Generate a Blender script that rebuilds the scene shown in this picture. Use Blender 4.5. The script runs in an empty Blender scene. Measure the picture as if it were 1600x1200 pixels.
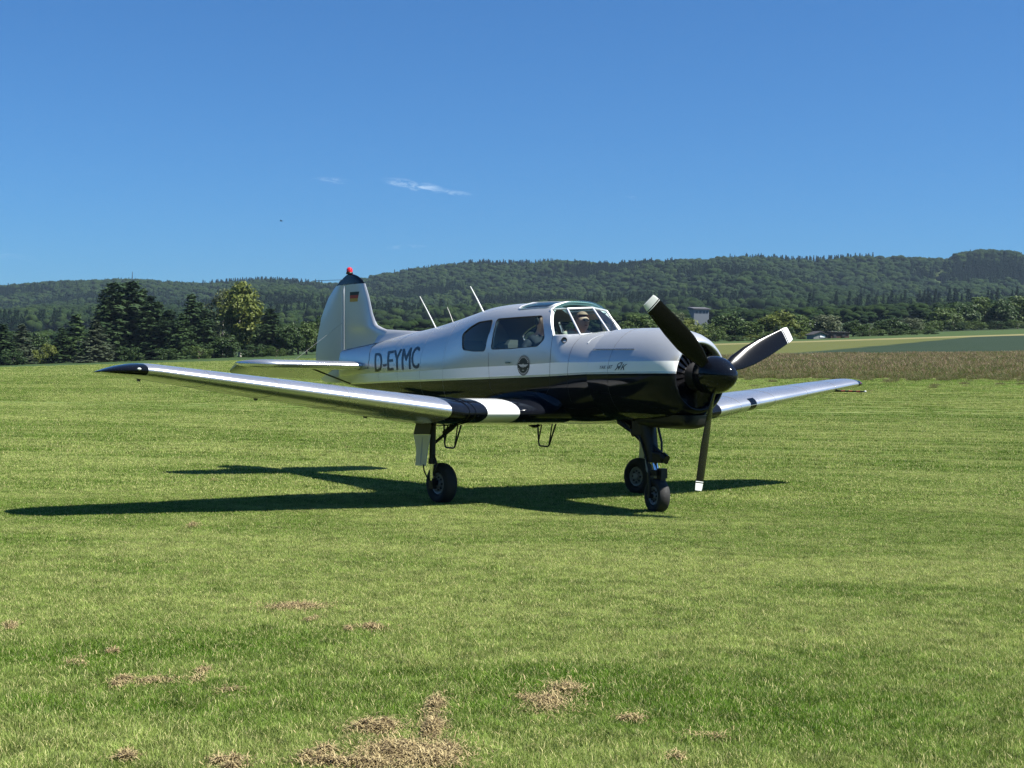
import bpy, bmesh, math, random
import numpy as np
from mathutils import Vector, Matrix
random.seed(7); RNG = np.random.default_rng(7)
scene = bpy.context.scene
COL = scene.collection
R = math.radians

# ------------------------------------------------------------------ camera, sky, sun, exposure
CAM = Vector((13.5326, -10.6756, 1.4451)); YAW = 2.498583; PITCH = -0.00347; ROLL = 0.017948; FPX = 2220.0
_f = Vector((math.cos(PITCH)*math.cos(YAW), math.cos(PITCH)*math.sin(YAW), math.sin(PITCH)))
_r = Vector((math.sin(YAW), -math.cos(YAW), 0)); _u = _r.cross(_f)
_r2 = _r*math.cos(ROLL)+_u*math.sin(ROLL); _u2 = -_r*math.sin(ROLL)+_u*math.cos(ROLL)
cd = bpy.data.cameras.new('camera'); cam = bpy.data.objects.new('camera', cd); COL.objects.link(cam)
cam.matrix_world = Matrix(((_r2.x,_u2.x,-_f.x,CAM.x),(_r2.y,_u2.y,-_f.y,CAM.y),(_r2.z,_u2.z,-_f.z,CAM.z),(0,0,0,1)))
cd.sensor_width = 36; cd.lens = FPX/1600*36; cd.clip_start = .1; cd.clip_end = 20000
scene.camera = cam
SKYTINT = (.295,.645,1.0,1)   # deep clear summer blue
FX, FY, RX, RY = math.cos(YAW), math.sin(YAW), math.sin(YAW), -math.cos(YAW)
def W2(s, l): return (CAM.x+s*FX+l*RX, CAM.y+s*FY+l*RY)          # metres ahead of / to the right of the photographer
def SL(x, y): return ((x-CAM.x)*FX+(y-CAM.y)*FY, (x-CAM.x)*RX+(y-CAM.y)*RY)

SUN = Vector((.55,.42,1)).normalized()
sd = bpy.data.lights.new('sun','SUN'); so = bpy.data.objects.new('sun', sd); COL.objects.link(so)
sd.energy = 5.0; sd.angle = R(.53); sd.color = (1,.955,.88)
so.rotation_euler = SUN.to_track_quat('Z','Y').to_euler(); so.location = (0,0,60)

world = bpy.data.worlds.new('World'); scene.world = world; world.use_nodes = True
nt = world.node_tree; nt.nodes.clear()
def N(tree, t, **kw):
    n = tree.nodes.new(t)
    for k, v in kw.items():
        if k == 'inp':
            for a, b in v.items(): n.inputs[a].default_value = b
        else: setattr(n, k, v)
    return n
wo = N(nt,'ShaderNodeOutputWorld'); bg = N(nt,'ShaderNodeBackground'); bg.inputs['Strength'].default_value = .05
sky = N(nt,'ShaderNodeTexSky'); sky.sky_type = 'NISHITA'; sky.sun_disc = False
sky.sun_elevation = math.asin(SUN.z); sky.sun_rotation = math.atan2(SUN.x, SUN.y)
sky.air_density = 1.0; sky.dust_density = .9; sky.ozone_density = 3.0; sky.altitude = 300
# thin cirrus: noise on the sky direction, gathered in a few wisps low in the sky
tc = N(nt,'ShaderNodeTexCoord')
def skydir(u, v):
    d = _r2*((u-800)/FPX)+_u2*(-(v-600)/FPX)+_f
    return d.normalized()
prev = sky.outputs[0]
mapn = N(nt,'ShaderNodeMapping'); mapn.inputs['Scale'].default_value = (60,60,230)
nt.links.new(tc.outputs['Generated'], mapn.inputs['Vector'])
noi = N(nt,'ShaderNodeTexNoise', inp={'Scale':1.0,'Detail':7,'Roughness':.62,'Distortion':.8}); nt.links.new(mapn.outputs[0], noi.inputs['Vector'])
total = None
for (u,v,w,h,tl,am) in [(650,290,.026,.0042,.16,.9),(715,302,.012,.0022,.12,.7),(520,282,.016,.0026,.05,.42),(632,386,.018,.0018,-.05,.30),(985,307,.010,.0016,.3,.22),(10,400,.02,.004,.1,.14)]:
    c = skydir(u,v); ax = (_r2*math.cos(tl)-_u2*math.sin(tl)); ay = (_u2*math.cos(tl)+_r2*math.sin(tl))
    def dotn(vec, wd):
        d = N(nt,'ShaderNodeVectorMath', operation='DOT_PRODUCT'); d.inputs[1].default_value = vec/wd
        s = N(nt,'ShaderNodeVectorMath', operation='SUBTRACT'); s.inputs[1].default_value = c
        nt.links.new(tc.outputs['Generated'], s.inputs[0]); nt.links.new(s.outputs[0], d.inputs[0])
        q = N(nt,'ShaderNodeMath', operation='MULTIPLY'); nt.links.new(d.outputs['Value'], q.inputs[0]); nt.links.new(d.outputs['Value'], q.inputs[1])
        return q.outputs[0]
    a, b = dotn(ax,w), dotn(ay,h)
    ad = N(nt,'ShaderNodeMath', operation='ADD'); nt.links.new(a, ad.inputs[0]); nt.links.new(b, ad.inputs[1])
    mr = N(nt,'ShaderNodeMapRange', interpolation_type='SMOOTHSTEP'); mr.inputs['From Min'].default_value = 1.0; mr.inputs['From Max'].default_value = 0.0
    mr.inputs['To Max'].default_value = am; nt.links.new(ad.outputs[0], mr.inputs['Value'])
    if total is None: total = mr.outputs[0]
    else:
        t2 = N(nt,'ShaderNodeMath', operation='ADD'); nt.links.new(total, t2.inputs[0]); nt.links.new(mr.outputs[0], t2.inputs[1]); total = t2.outputs[0]
nr = N(nt,'ShaderNodeMapRange'); nr.inputs['From Min'].default_value = .44; nr.inputs['From Max'].default_value = .72
nt.links.new(noi.outputs['Fac'], nr.inputs['Value'])
mm = N(nt,'ShaderNodeMath', operation='MULTIPLY'); nt.links.new(total, mm.inputs[0]); nt.links.new(nr.outputs[0], mm.inputs[1])
grade = N(nt,'ShaderNodeMixRGB', blend_type='MULTIPLY'); grade.inputs['Fac'].default_value = 1; grade.inputs['Color2'].default_value = SKYTINT; nt.links.new(prev, grade.inputs['Color1']); prev = grade.outputs[0]
mix = N(nt,'ShaderNodeMixRGB'); mix.inputs['Color2'].default_value = (5.0,6.6,8.6,1)
nt.links.new(mm.outputs[0], mix.inputs['Fac']); nt.links.new(prev, mix.inputs['Color1'])
nt.links.new(mix.outputs[0], bg.inputs['Color']); nt.links.new(bg.outputs[0], wo.inputs['Surface'])

scene.view_settings.view_transform = 'Standard'; scene.view_settings.look = 'None'
scene.view_settings.exposure = 1.3; scene.view_settings.gamma = 1; scene.view_settings.use_curve_mapping = False
scene.render.engine = 'CYCLES'
cy = scene.cycles
cy.use_denoising = True
try: cy.denoiser = 'OPENIMAGEDENOISE'
except Exception: pass
try: cy.denoising_prefilter = 'NONE'
except Exception: pass
cy.max_bounces = 8; cy.transparent_max_bounces = 16; cy.volume_bounces = 0; cy.caustics_reflective = False; cy.caustics_refractive = False
cy.sample_clamp_indirect = 6

# ------------------------------------------------------------------ materials
MATS = {}
def newmat(name):
    m = bpy.data.materials.new(name); m.use_nodes = True; MATS[name] = m
    t = m.node_tree; b = t.nodes['Principled BSDF']
    return m, t, b
def pmat(name, col, rough=.5, metal=0., coat=0., spec=.5, noise=0., nscale=8., bump=0.):
    m, t, b = newmat(name)
    b.inputs['Base Color'].default_value = (*col,1); b.inputs['Roughness'].default_value = rough
    b.inputs['Metallic'].default_value = metal; b.inputs['Coat Weight'].default_value = coat; b.inputs['Coat Roughness'].default_value = .04
    b.inputs['Specular IOR Level'].default_value = spec
    if noise or bump:
        c = N(t,'ShaderNodeTexCoord'); n = N(t,'ShaderNodeTexNoise', inp={'Scale':nscale,'Detail':5,'Roughness':.6}); t.links.new(c.outputs['Object'], n.inputs['Vector'])
        if noise:
            rr = N(t,'ShaderNodeMapRange', inp={'To Min':1-noise,'To Max':1+noise}); t.links.new(n.outputs['Fac'], rr.inputs['Value'])
            v = N(t,'ShaderNodeVectorMath', operation='SCALE'); v.inputs[0].default_value = col; t.links.new(rr.outputs[0], v.inputs['Scale'])
            t.links.new(v.outputs[0], b.inputs['Base Color'])
            r2 = N(t,'ShaderNodeMapRange', inp={'To Min':max(.02,rough*.7),'To Max':min(1,rough*1.3)}); t.links.new(n.outputs['Fac'], r2.inputs['Value']); t.links.new(r2.outputs[0], b.inputs['Roughness'])
        if bump:
            bp = N(t,'ShaderNodeBump', inp={'Strength':bump,'Distance':.02}); t.links.new(n.outputs['Fac'], bp.inputs['Height']); t.links.new(bp.outputs[0], b.inputs['Normal'])
    return m
def glassmat(name, tint, refl=1.0):
    m, t, b = newmat(name); t.nodes.remove(b); out = t.nodes['Material Output']
    tr = N(t,'ShaderNodeBsdfTransparent'); tr.inputs['Color'].default_value = (*tint,1)
    gl = N(t,'ShaderNodeBsdfGlossy'); gl.inputs['Roughness'].default_value = .02; gl.inputs['Color'].default_value = (.8*refl,.8*refl,.8*refl,1)
    ge = N(t,'ShaderNodeNewGeometry'); io = N(t,'ShaderNodeMapRange', inp={'To Min':1.5,'To Max':1/1.5}); t.links.new(ge.outputs['Backfacing'], io.inputs['Value'])
    fr = N(t,'ShaderNodeFresnel'); t.links.new(io.outputs[0], fr.inputs['IOR']); mx = N(t,'ShaderNodeMixShader')
    t.links.new(fr.outputs[0], mx.inputs[0]); t.links.new(tr.outputs[0], mx.inputs[1]); t.links.new(gl.outputs[0], mx.inputs[2]); t.links.new(mx.outputs[0], out.inputs['Surface'])
    return m
pmat('silver',(.60,.61,.62),.24,.9,.35,noise=.03,nscale=1.7)
pmat('silver_wing',(.64,.645,.65),.27,.85,.3,noise=.03,nscale=1.5)
pmat('black_gloss',(.005,.006,.009),.07,0,0,.3)
pmat('white_gloss',(.74,.75,.74),.18,0,.6)
pmat('stripe_grey',(.45,.47,.48),.2,.3,.5)
pmat('frame_silver',(.72,.73,.73),.3,.5,.3)
pmat('fin_grey',(.52,.535,.55),.32,.5,.2,noise=.03,nscale=1.5)
pmat('black_satin',(.009,.009,.010),.4,0,0,.35,noise=.2,nscale=20)
pmat('blade_black',(.004,.004,.005),.2,0,0,.22)
pmat('rubber',(.014,.014,.014),.75,noise=.3,nscale=25,bump=.15)
pmat('hub_grey',(.26,.265,.265),.45,.4,noise=.12,nscale=18)
pmat('chrome',(.8,.8,.82),.08,1)
pmat('dark_metal',(.03,.03,.033),.5,.3,noise=.3,nscale=18)
pmat('panel_white',(.60,.62,.63),.3,.1,.3)
pmat('beacon_red',(.55,.01,.012),.08,0,1)
pmat('flag_red',(.32,.025,.02),.35); pmat('flag_gold',(.42,.25,.03),.35); pmat('ink',(.01,.01,.011),.3)
pmat('emblem_light',(.45,.45,.43),.4); pmat('lens',(.75,.8,.78),.05,0,1)
pmat('pitot_red',(.35,.03,.03),.4)
pmat('liner',(.33,.29,.22),.8); pmat('cabin_dark',(.022,.022,.024),.7); pmat('seat',(.05,.048,.045),.8)
pmat('skin',(.62,.36,.28),.55); pmat('shirt_beige',(.70,.62,.52),.85); pmat('shirt_navy',(.015,.018,.03),.85); pmat('trousers',(.03,.035,.05),.85)
pmat('hair_dark',(.012,.009,.007),.6); pmat('hair_grey',(.42,.25,.18),.7); pmat('white_cloth',(.6,.62,.55),.8)
glassmat('glass',(.74,.80,.78)); glassmat('glass_dark',(.50,.55,.54)); glassmat('glass_green',(.50,.68,.64)); glassmat('glass_cover',(.10,.11,.12))

# ------------------------------------------------------------------ mesh helpers
class MB:
    def __init__(s): s.v=[]; s.f=[]; s.m=[]
    def add(s, vs, fs, mi=0):
        o=len(s.v); s.v+= [tuple(p) for p in vs]; s.f+=[tuple(i+o for i in q) for q in fs]; s.m+=[mi]*len(fs) if isinstance(mi,int) else mi; return s
    def box(s, c, d, rot=None, mi=0):
        x,y,z=[k/2 for k in d]; vs=[Vector((a*x,b*y,e*z)) for a in(-1,1) for b in(-1,1) for e in(-1,1)]
        if rot is not None: vs=[rot@v for v in vs]
        vs=[v+Vector(c) for v in vs]
        return s.add(vs,[(0,1,3,2),(4,6,7,5),(0,4,5,1),(2,3,7,6),(0,2,6,4),(1,5,7,3)],mi)
    def tube(s, path, r, n=8, mi=0, cap=True):
        P=[Vector(p) for p in path]; rr=r if isinstance(r,(list,tuple)) else [r]*len(P); vs=[]; up=None
        for i,p in enumerate(P):
            t=(P[min(i+1,len(P)-1)]-P[max(i-1,0)])
            t=t.normalized() if t.length>1e-9 else Vector((0,0,1))
            if up is None: up=Vector((0,0,1)) if abs(t.z)<.9 else Vector((1,0,0))
            a=t.cross(up).normalized(); b=a.cross(t).normalized(); up=b
            vs+=[p+(a*math.cos(2*math.pi*k/n)+b*math.sin(2*math.pi*k/n))*rr[i] for k in range(n)]
        fs=[(i*n+k,i*n+(k+1)%n,(i+1)*n+(k+1)%n,(i+1)*n+k) for i in range(len(P)-1) for k in range(n)]
        if cap: fs+=[tuple(range(n-1,-1,-1)),tuple((len(P)-1)*n+k for k in range(n))]
        return s.add(vs,fs,mi)
    def lathe(s, prof, o, ax, n=32, mi=0, cap=False):   # prof: (distance along axis, radius)
        ax=Vector(ax).normalized(); o=Vector(o); t=Vector((0,0,1)) if abs(ax.z)<.9 else Vector((1,0,0)); a=ax.cross(t).normalized(); b=ax.cross(a)
        vs=[o+ax*h+(a*math.cos(2*math.pi*k/n)+b*math.sin(2*math.pi*k/n))*r for h,r in prof for k in range(n)]
        fs=[(i*n+k,i*n+(k+1)%n,(i+1)*n+(k+1)%n,(i+1)*n+k) for i in range(len(prof)-1) for k in range(n)]
        if cap: fs+=[tuple(range(n-1,-1,-1)),tuple((len(prof)-1)*n+k for k in range(n))]
        mm=mi if isinstance(mi,int) else [mi[i] for i in range(len(prof)-1) for k in range(n)]+([mi[0],mi[-1]] if cap else [])
        return s.add(vs,fs,mm)
    def loft(s, secs, mi=0, cap=True, closed=True):
        n=len(secs[0]); vs=[p for q in secs for p in q]; e=n if closed else n-1
        fs=[(i*n+k,i*n+(k+1)%n,(i+1)*n+(k+1)%n,(i+1)*n+k) for i in range(len(secs)-1) for k in range(e)]
        if cap: fs+=[tuple(range(n-1,-1,-1)),tuple((len(secs)-1)*n+k for k in range(n))]
        return s.add(vs,fs,mi)
    def ell(s, c, r, n=12, m=8, mi=0, rot=None):
        c=Vector(c); vs=[]; 
        for i in range(m+1):
            a=math.pi*i/m
            for k in range(n):
                b=2*math.pi*k/n; p=Vector((r[0]*math.sin(a)*math.cos(b), r[1]*math.sin(a)*math.sin(b), r[2]*math.cos(a)))
                vs.append(c+(rot@p if rot is not None else p))
        return s.add(vs,[(i*n+k,i*n+(k+1)%n,(i+1)*n+(k+1)%n,(i+1)*n+k) for i in range(m) for k in range(n)],mi)
    def mesh(s, name, mats, smooth=True, sharp=40):
        me=bpy.data.meshes.new(name); me.from_pydata(s.v,[],s.f)
        for m in (mats if isinstance(mats,(list,tuple)) else [mats]): me.materials.append(MATS[m] if isinstance(m,str) else m)
        me.polygons.foreach_set('material_index', s.m)
        bm=bmesh.new(); bm.from_mesh(me); bmesh.ops.remove_doubles(bm, verts=bm.verts, dist=1e-5); bmesh.ops.recalc_face_normals(bm, faces=bm.faces)
        if smooth:
            for f in bm.faces: f.smooth=True
            for e in bm.edges:
                if len(e.link_faces)==2 and e.calc_face_angle(0)>R(sharp): e.smooth=False
        bm.to_mesh(me); bm.free(); return me
    def build(s, name, mats, parent=None, smooth=True, sharp=40, **props):
        return link(name, s.mesh(name,mats,smooth,sharp), parent, **props)
def link(name, me, parent=None, **props):
    o=bpy.data.objects.new(name, me); COL.objects.link(o)
    if parent is not None: o.parent=parent
    for k,v in props.items(): o[k]=v
    return o
def thing(name, loc, label, category, group=None):
    o=bpy.data.objects.new(name, None); COL.objects.link(o); o.location=loc; o.empty_display_size=.3
    o['label']=label; o['category']=category
    if group: o['group']=group
    return o
def evalmesh(o, name=None):
    bpy.context.view_layer.update(); dg=bpy.context.evaluated_depsgraph_get(); dg.update()
    me=bpy.data.meshes.new_from_object(o.evaluated_get(dg)); 
    if name: me.name=name
    return me
def interp(T, x):
    if x<=T[0][0]: return T[0][1]
    for (a,b),(c,d) in zip(T,T[1:]):
        if x<=c: return b+(d-b)*(x-a)/(c-a)
    return T[-1][1]

# ------------------------------------------------------------------ terrain
RIDGE=[(-900,470),(-300,462),(-100,456),(0,452),(60,446),(130,443),(200,441),(260,445),(310,448),(370,444),(420,442),(480,446),(520,447),(560,440),(600,432),(640,426),(690,419),(740,414),(800,416),(840,415),(870,411),(930,415),(960,417),(1010,412),(1070,409),(1130,406),(1180,405),(1230,409),(1280,409),(1340,405),(1380,404),(1430,407),(1470,408),(1500,398),(1530,394),(1570,395),(1600,402),(1680,415),(1800,420),(2000,430),(2600,440)]
HC=[(0,0),(24,0),(42,.55),(60,1.45),(85,2.1),(110,2.75),(150,3.9),(200,5.35),(350,10),(600,22),(900,30),(1200,36),(6000,36)]
HB=[(0,0),(26,0),(60,.0150),(110,.030),(150,.043),(200,.050),(350,.05),(600,.05),(900,.035),(1400,.0),(6000,0)]
def smooth01(t): t=min(max(t,0),1); return t*t*(3-2*t)
def ridge_s(q): return 2350-500*smooth01((q+.15)/.3)           # the wooded ridge stands nearer on the right
def gz(s, l):
    if s<24: return 0.
    h=interp(HC,s)+l*interp(HB,s)
    if s>800:
        q=max(-1.2,min(1.2,l/s)); u=800+q*FPX; sr=ridge_s(q)
        top=(589+(u-800)*.018-interp(RIDGE,u))/FPX*sr+1.45-14
        t=smooth01((s-800)/(sr-800)) if s<sr else 1-.25*smooth01((s-sr)/900)
        t=t*.75+.25*min(1,(s-800)/(sr-800)) if s<sr else t
        und=(-11+8*math.sin(l*.0125+1.6*math.sin(s*.0035)+.7*math.sin(l*.0047))+4*math.sin(l*.031+s*.006))*smooth01(t/.3)*smooth01((.88-t)/.35)*(1 if s<sr else 0)
        h=h*(1-t)+top*t+und
    return h
def gxy(x, y): s,l=SL(x,y); return gz(s,l)
def frange(a,b,st):
    o=[]; x=a
    while x<b-1e-6: o.append(x); x+=st
    return o
def ground_mesh(ss, ls_of, name, mats):
    m=MB(); rows=[]
    for s in ss: rows.append([(*W2(s,l), gz(s,l)) for l in ls_of(s)])
    m.loft(rows, cap=False, closed=False)
    return m.build(name, mats, smooth=True, sharp=180, kind='structure')

def zone_nodes(t):
    """s (ahead) and l (right) of the world point, in metres"""
    g=N(t,'ShaderNodeNewGeometry'); out=[]
    for (a,b) in ((FX,FY),(RX,RY)):
        d=N(t,'ShaderNodeVectorMath', operation='DOT_PRODUCT'); d.inputs[1].default_value=(a,b,0)
        sb=N(t,'ShaderNodeVectorMath', operation='SUBTRACT'); sb.inputs[1].default_value=tuple(CAM)
        t.links.new(g.outputs['Position'], sb.inputs[0]); t.links.new(sb.outputs[0], d.inputs[0]); out.append(d.outputs['Value'])
    return g, out[0], out[1]
def M2(t, op, a, b=None, c=None, clamp=False):
    n=N(t,'ShaderNodeMath', operation=op, use_clamp=clamp)
    for i,k in enumerate((a,b,c)):
        if k is None: continue
        if isinstance(k,(int,float)): n.inputs[i].default_value=k
        else: t.links.new(k, n.inputs[i])
    return n.outputs[0]
def mixc(t, fac, a, b):
    n=N(t,'ShaderNodeMixRGB')
    for i,k in ((0,fac),(1,a),(2,b)):
        if isinstance(k,(tuple,list)): n.inputs[i].default_value=(*k,1)
        elif isinstance(k,(int,float)): n.inputs[i].default_value=k
        else: t.links.new(k, n.inputs[i])
    return n.outputs[0]
def ramp01(t, v, a, b):
    n=N(t,'ShaderNodeMapRange', interpolation_type='SMOOTHSTEP'); n.inputs['From Min'].default_value=a; n.inputs['From Max'].default_value=b
    t.links.new(v, n.inputs['Value']); return n.outputs[0]
def noise(t, vec, scale, detail=4, rough=.55, stretch=None):
    if stretch:      # (across, along) frequency factors in the field's own axes
        _,S_,L_=zone_nodes(t); cb=N(t,'ShaderNodeCombineXYZ'); t.links.new(M2(t,'MULTIPLY',S_,stretch[1]),cb.inputs['X']); t.links.new(M2(t,'MULTIPLY',L_,stretch[0]),cb.inputs['Y']); vec=cb.outputs[0]
    n=N(t,'ShaderNodeTexNoise', inp={'Scale':scale,'Detail':detail,'Roughness':rough}); t.links.new(vec, n.inputs['Vector']); return n.outputs['Fac']
def lawn_tint(t, pos, S=None):
    """patchy lawn colour shared by the soil sheet and the blades: 0 lush .. 1 dry"""
    a=noise(t,pos,.22,4,.6); b=noise(t,pos,1.1,4,.6,(.55,1.4,1)); c=noise(t,pos,.10,4,.6,(.25,1.6,1))
    v=M2(t,'ADD',M2(t,'MULTIPLY',a,.34),M2(t,'ADD',M2(t,'MULTIPLY',b,.33),M2(t,'MULTIPLY',c,.33)))
    if S is None: S=zone_nodes(t)[1]
    L=zone_nodes(t)[2]; ph=M2(t,'ADD',M2(t,'MULTIPLY',M2(t,'ADD',S,M2(t,'MULTIPLY',L,.22)),1.9),M2(t,'MULTIPLY',a,9.))   # faint mower bands
    v=M2(t,'ADD',v,M2(t,'MULTIPLY',M2(t,'SINE',ph),.022))
    return M2(t,'ADD',M2(t,'MULTIPLY',ramp01(t,v,.42,.58),.82),M2(t,'MULTIPLY',ramp01(t,S,6,12),.18))
# lawn sheet
m,t,b=newmat('lawn'); g,S,L=zone_nodes(t); pos=g.outputs['Position']
tint=lawn_tint(t,pos); fine=noise(t,pos,14,6,.75); fine2=noise(t,pos,3.0,5,.7,(1,2.2,1))
lush=mixc(t,ramp01(t,fine,.3,.7),(.040,.075,.011),(.092,.140,.026)); dry=mixc(t,ramp01(t,fine,.3,.7),(.095,.118,.032),(.19,.215,.075))
col=mixc(t,tint,lush,dry)
wave=noise(t,pos,.55,3,.5,(.16,2.4,1)); col=mixc(t,M2(t,'MULTIPLY',ramp01(t,wave,.46,.62),.45),col,(.060,.105,.018))
edge=M2(t,'ADD',S,M2(t,'MULTIPLY',M2(t,'SUBTRACT',noise(t,pos,.4,3),.5),9))
# farther zones: mown edge, meadow floor, crop, pale strip, dark strip on the left
rightside=ramp01(t,L,2,7)
col=mixc(t,M2(t,'MULTIPLY',ramp01(t,edge,50,57),rightside),col,(.075,.135,.016))
col=mixc(t,M2(t,'MULTIPLY',ramp01(t,edge,60,64),rightside),col,mixc(t,fine2,(.07,.065,.028),(.15,.115,.06)))
edge2=M2(t,'ADD',S,M2(t,'MULTIPLY',M2(t,'SUBTRACT',noise(t,pos,.15,3),.5),5))
grass2=mixc(t,fine2,(.048,.060,.013),(.090,.096,.026))
col=mixc(t,M2(t,'MULTIPLY',ramp01(t,edge2,112,116),rightside),col,grass2)
wob=M2(t,'MULTIPLY',M2(t,'SUBTRACT',noise(t,pos,.08,3),.5),7)
cropline=M2(t,'ADD',wob,M2(t,'SUBTRACT',L,M2(t,'ADD',16,M2(t,'MULTIPLY',M2(t,'SUBTRACT',S,112),.56))))
crop=M2(t,'MULTIPLY',ramp01(t,edge2,112,116),ramp01(t,cropline,-1.2,1.2))
col=mixc(t,crop,col,mixc(t,M2(t,'ADD',M2(t,'MULTIPLY',fine2,.5),M2(t,'MULTIPLY',noise(t,pos,.05,4,.6,(.3,1.2)),.5)),(.004,.014,.007),(.024,.042,.018)))
col=mixc(t,M2(t,'MULTIPLY',ramp01(t,edge2,196,199),rightside),col,(.15,.138,.058))
col=mixc(t,M2(t,'MULTIPLY',ramp01(t,edge2,212,215),rightside),col,(.035,.06,.014))
leftside=ramp01(t,L,-3,-8)
col=mixc(t,M2(t,'MULTIPLY',ramp01(t,edge2,172,176),leftside),col,(.028,.052,.014))
col=mixc(t,ramp01(t,S,290,330),col,(.022,.036,.012))
t.links.new(col,b.inputs['Base Color']); b.inputs['Roughness'].default_value=.9; b.inputs['Specular IOR Level'].default_value=.15
bp=N(t,'ShaderNodeBump',inp={'Strength':.55,'Distance':.03}); t.links.new(fine,bp.inputs['Height']); t.links.new(bp.outputs[0],b.inputs['Normal'])
m,t,b=newmat('hill_ground'); g,S,L=zone_nodes(t); fine=noise(t,g.outputs['Position'],.05,5,.7)
t.links.new(mixc(t,fine,(.030,.050,.014),(.055,.078,.022)),b.inputs['Base Color']); b.inputs['Roughness'].default_value=.95; b.inputs['Specular IOR Level'].default_value=.1

near=[-260,-160,-80,-40,-20,-10,-5]+frange(0,40,2)+frange(40,130,5)+frange(130,420,12)+[420,470,520,600,700,802]
def spread(k): return [ (i/(k/2)-1)*abs(i/(k/2)-1)**.35 for i in range(k+1)]
ground_mesh(near, lambda s:[q*(60+max(s,0)*.95+300*smooth01(abs(s)/200)) for q in spread(72)], 'ground', 'lawn')
hs=[802,860,930]+frange(1000,2500,45)+[2600,2800,3100,3500,4200,5000]
ground_mesh(hs, lambda s:[q*s for q in [i*.018 for i in range(-44,45)]], 'hills', 'hill_ground')

# ------------------------------------------------------------------ scattering (geometry nodes)
def scatter(name, pts, rz, sc, protos, idx, **props):
    cname=name+'_shapes'; c=bpy.data.collections.new(cname)
    for i,me in enumerate(protos):
        o=bpy.data.objects.new('%s_%02d'%(cname,i), me); c.objects.link(o)
    n=len(pts); me=bpy.data.meshes.new(name); me.vertices.add(n); me.vertices.foreach_set('co', np.asarray(pts,dtype=np.float32).ravel())
    a=me.attributes.new('rz','FLOAT','POINT'); a.data.foreach_set('value', np.asarray(rz,dtype=np.float32))
    sc=np.asarray(sc,dtype=np.float32)
    if sc.ndim==1: sc=np.stack([sc,sc,sc],1)
    a=me.attributes.new('sc','FLOAT_VECTOR','POINT'); a.data.foreach_set('vector', sc.ravel())
    a=me.attributes.new('ix','INT','POINT'); a.data.foreach_set('value', np.asarray(idx,dtype=np.int32))
    o=link(name, me, **props)
    ng=bpy.data.node_groups.new(name,'GeometryNodeTree')
    ng.interface.new_socket('Geometry',in_out='INPUT',socket_type='NodeSocketGeometry'); ng.interface.new_socket('Geometry',in_out='OUTPUT',socket_type='NodeSocketGeometry')
    gi=N(ng,'NodeGroupInput'); go=N(ng,'NodeGroupOutput'); ip=N(ng,'GeometryNodeInstanceOnPoints')
    ci=N(ng,'GeometryNodeCollectionInfo'); ci.inputs['Collection'].default_value=c; ci.inputs['Separate Children'].default_value=True; ci.inputs['Reset Children'].default_value=True
    def attr(nm,ty):
        k=N(ng,'GeometryNodeInputNamedAttribute',data_type=ty); k.inputs['Name'].default_value=nm; return k.outputs['Attribute']
    cx=N(ng,'ShaderNodeCombineXYZ'); ng.links.new(attr('rz','FLOAT'),cx.inputs['Z']); er=N(ng,'FunctionNodeEulerToRotation'); ng.links.new(cx.outputs[0],er.inputs[0])
    ng.links.new(gi.outputs[0],ip.inputs['Points']); ng.links.new(ci.outputs[0],ip.inputs['Instance']); ip.inputs['Pick Instance'].default_value=True
    ng.links.new(attr('ix','INT'),ip.inputs['Instance Index']); ng.links.new(er.outputs[0],ip.inputs['Rotation']); ng.links.new(attr('sc','FLOAT_VECTOR'),ip.inputs['Scale'])
    ng.links.new(ip.outputs[0],go.inputs[0])
    md=o.modifiers.new('scatter','NODES'); md.node_group=ng
    return o
def npmesh(name, V, F, mats, mi=None, smooth=False):
    me=bpy.data.meshes.new(name); V=np.asarray(V,dtype=np.float32); F=np.asarray(F,dtype=np.int32)
    me.vertices.add(len(V)); me.vertices.foreach_set('co',V.ravel()); k=F.shape[1]
    me.loops.add(F.size); me.loops.foreach_set('vertex_index',F.ravel()); me.polygons.add(len(F))
    me.polygons.foreach_set('loop_start',np.arange(0,F.size,k,dtype=np.int32)); me.polygons.foreach_set('loop_total',np.full(len(F),k,dtype=np.int32))
    for m in (mats if isinstance(mats,(list,tuple)) else [mats]): me.materials.append(MATS[m])
    if mi is not None: me.polygons.foreach_set('material_index',np.asarray(mi,dtype=np.int32))
    if smooth: me.polygons.foreach_set('use_smooth',np.ones(len(F),dtype=bool))
    me.update(); return me

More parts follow.
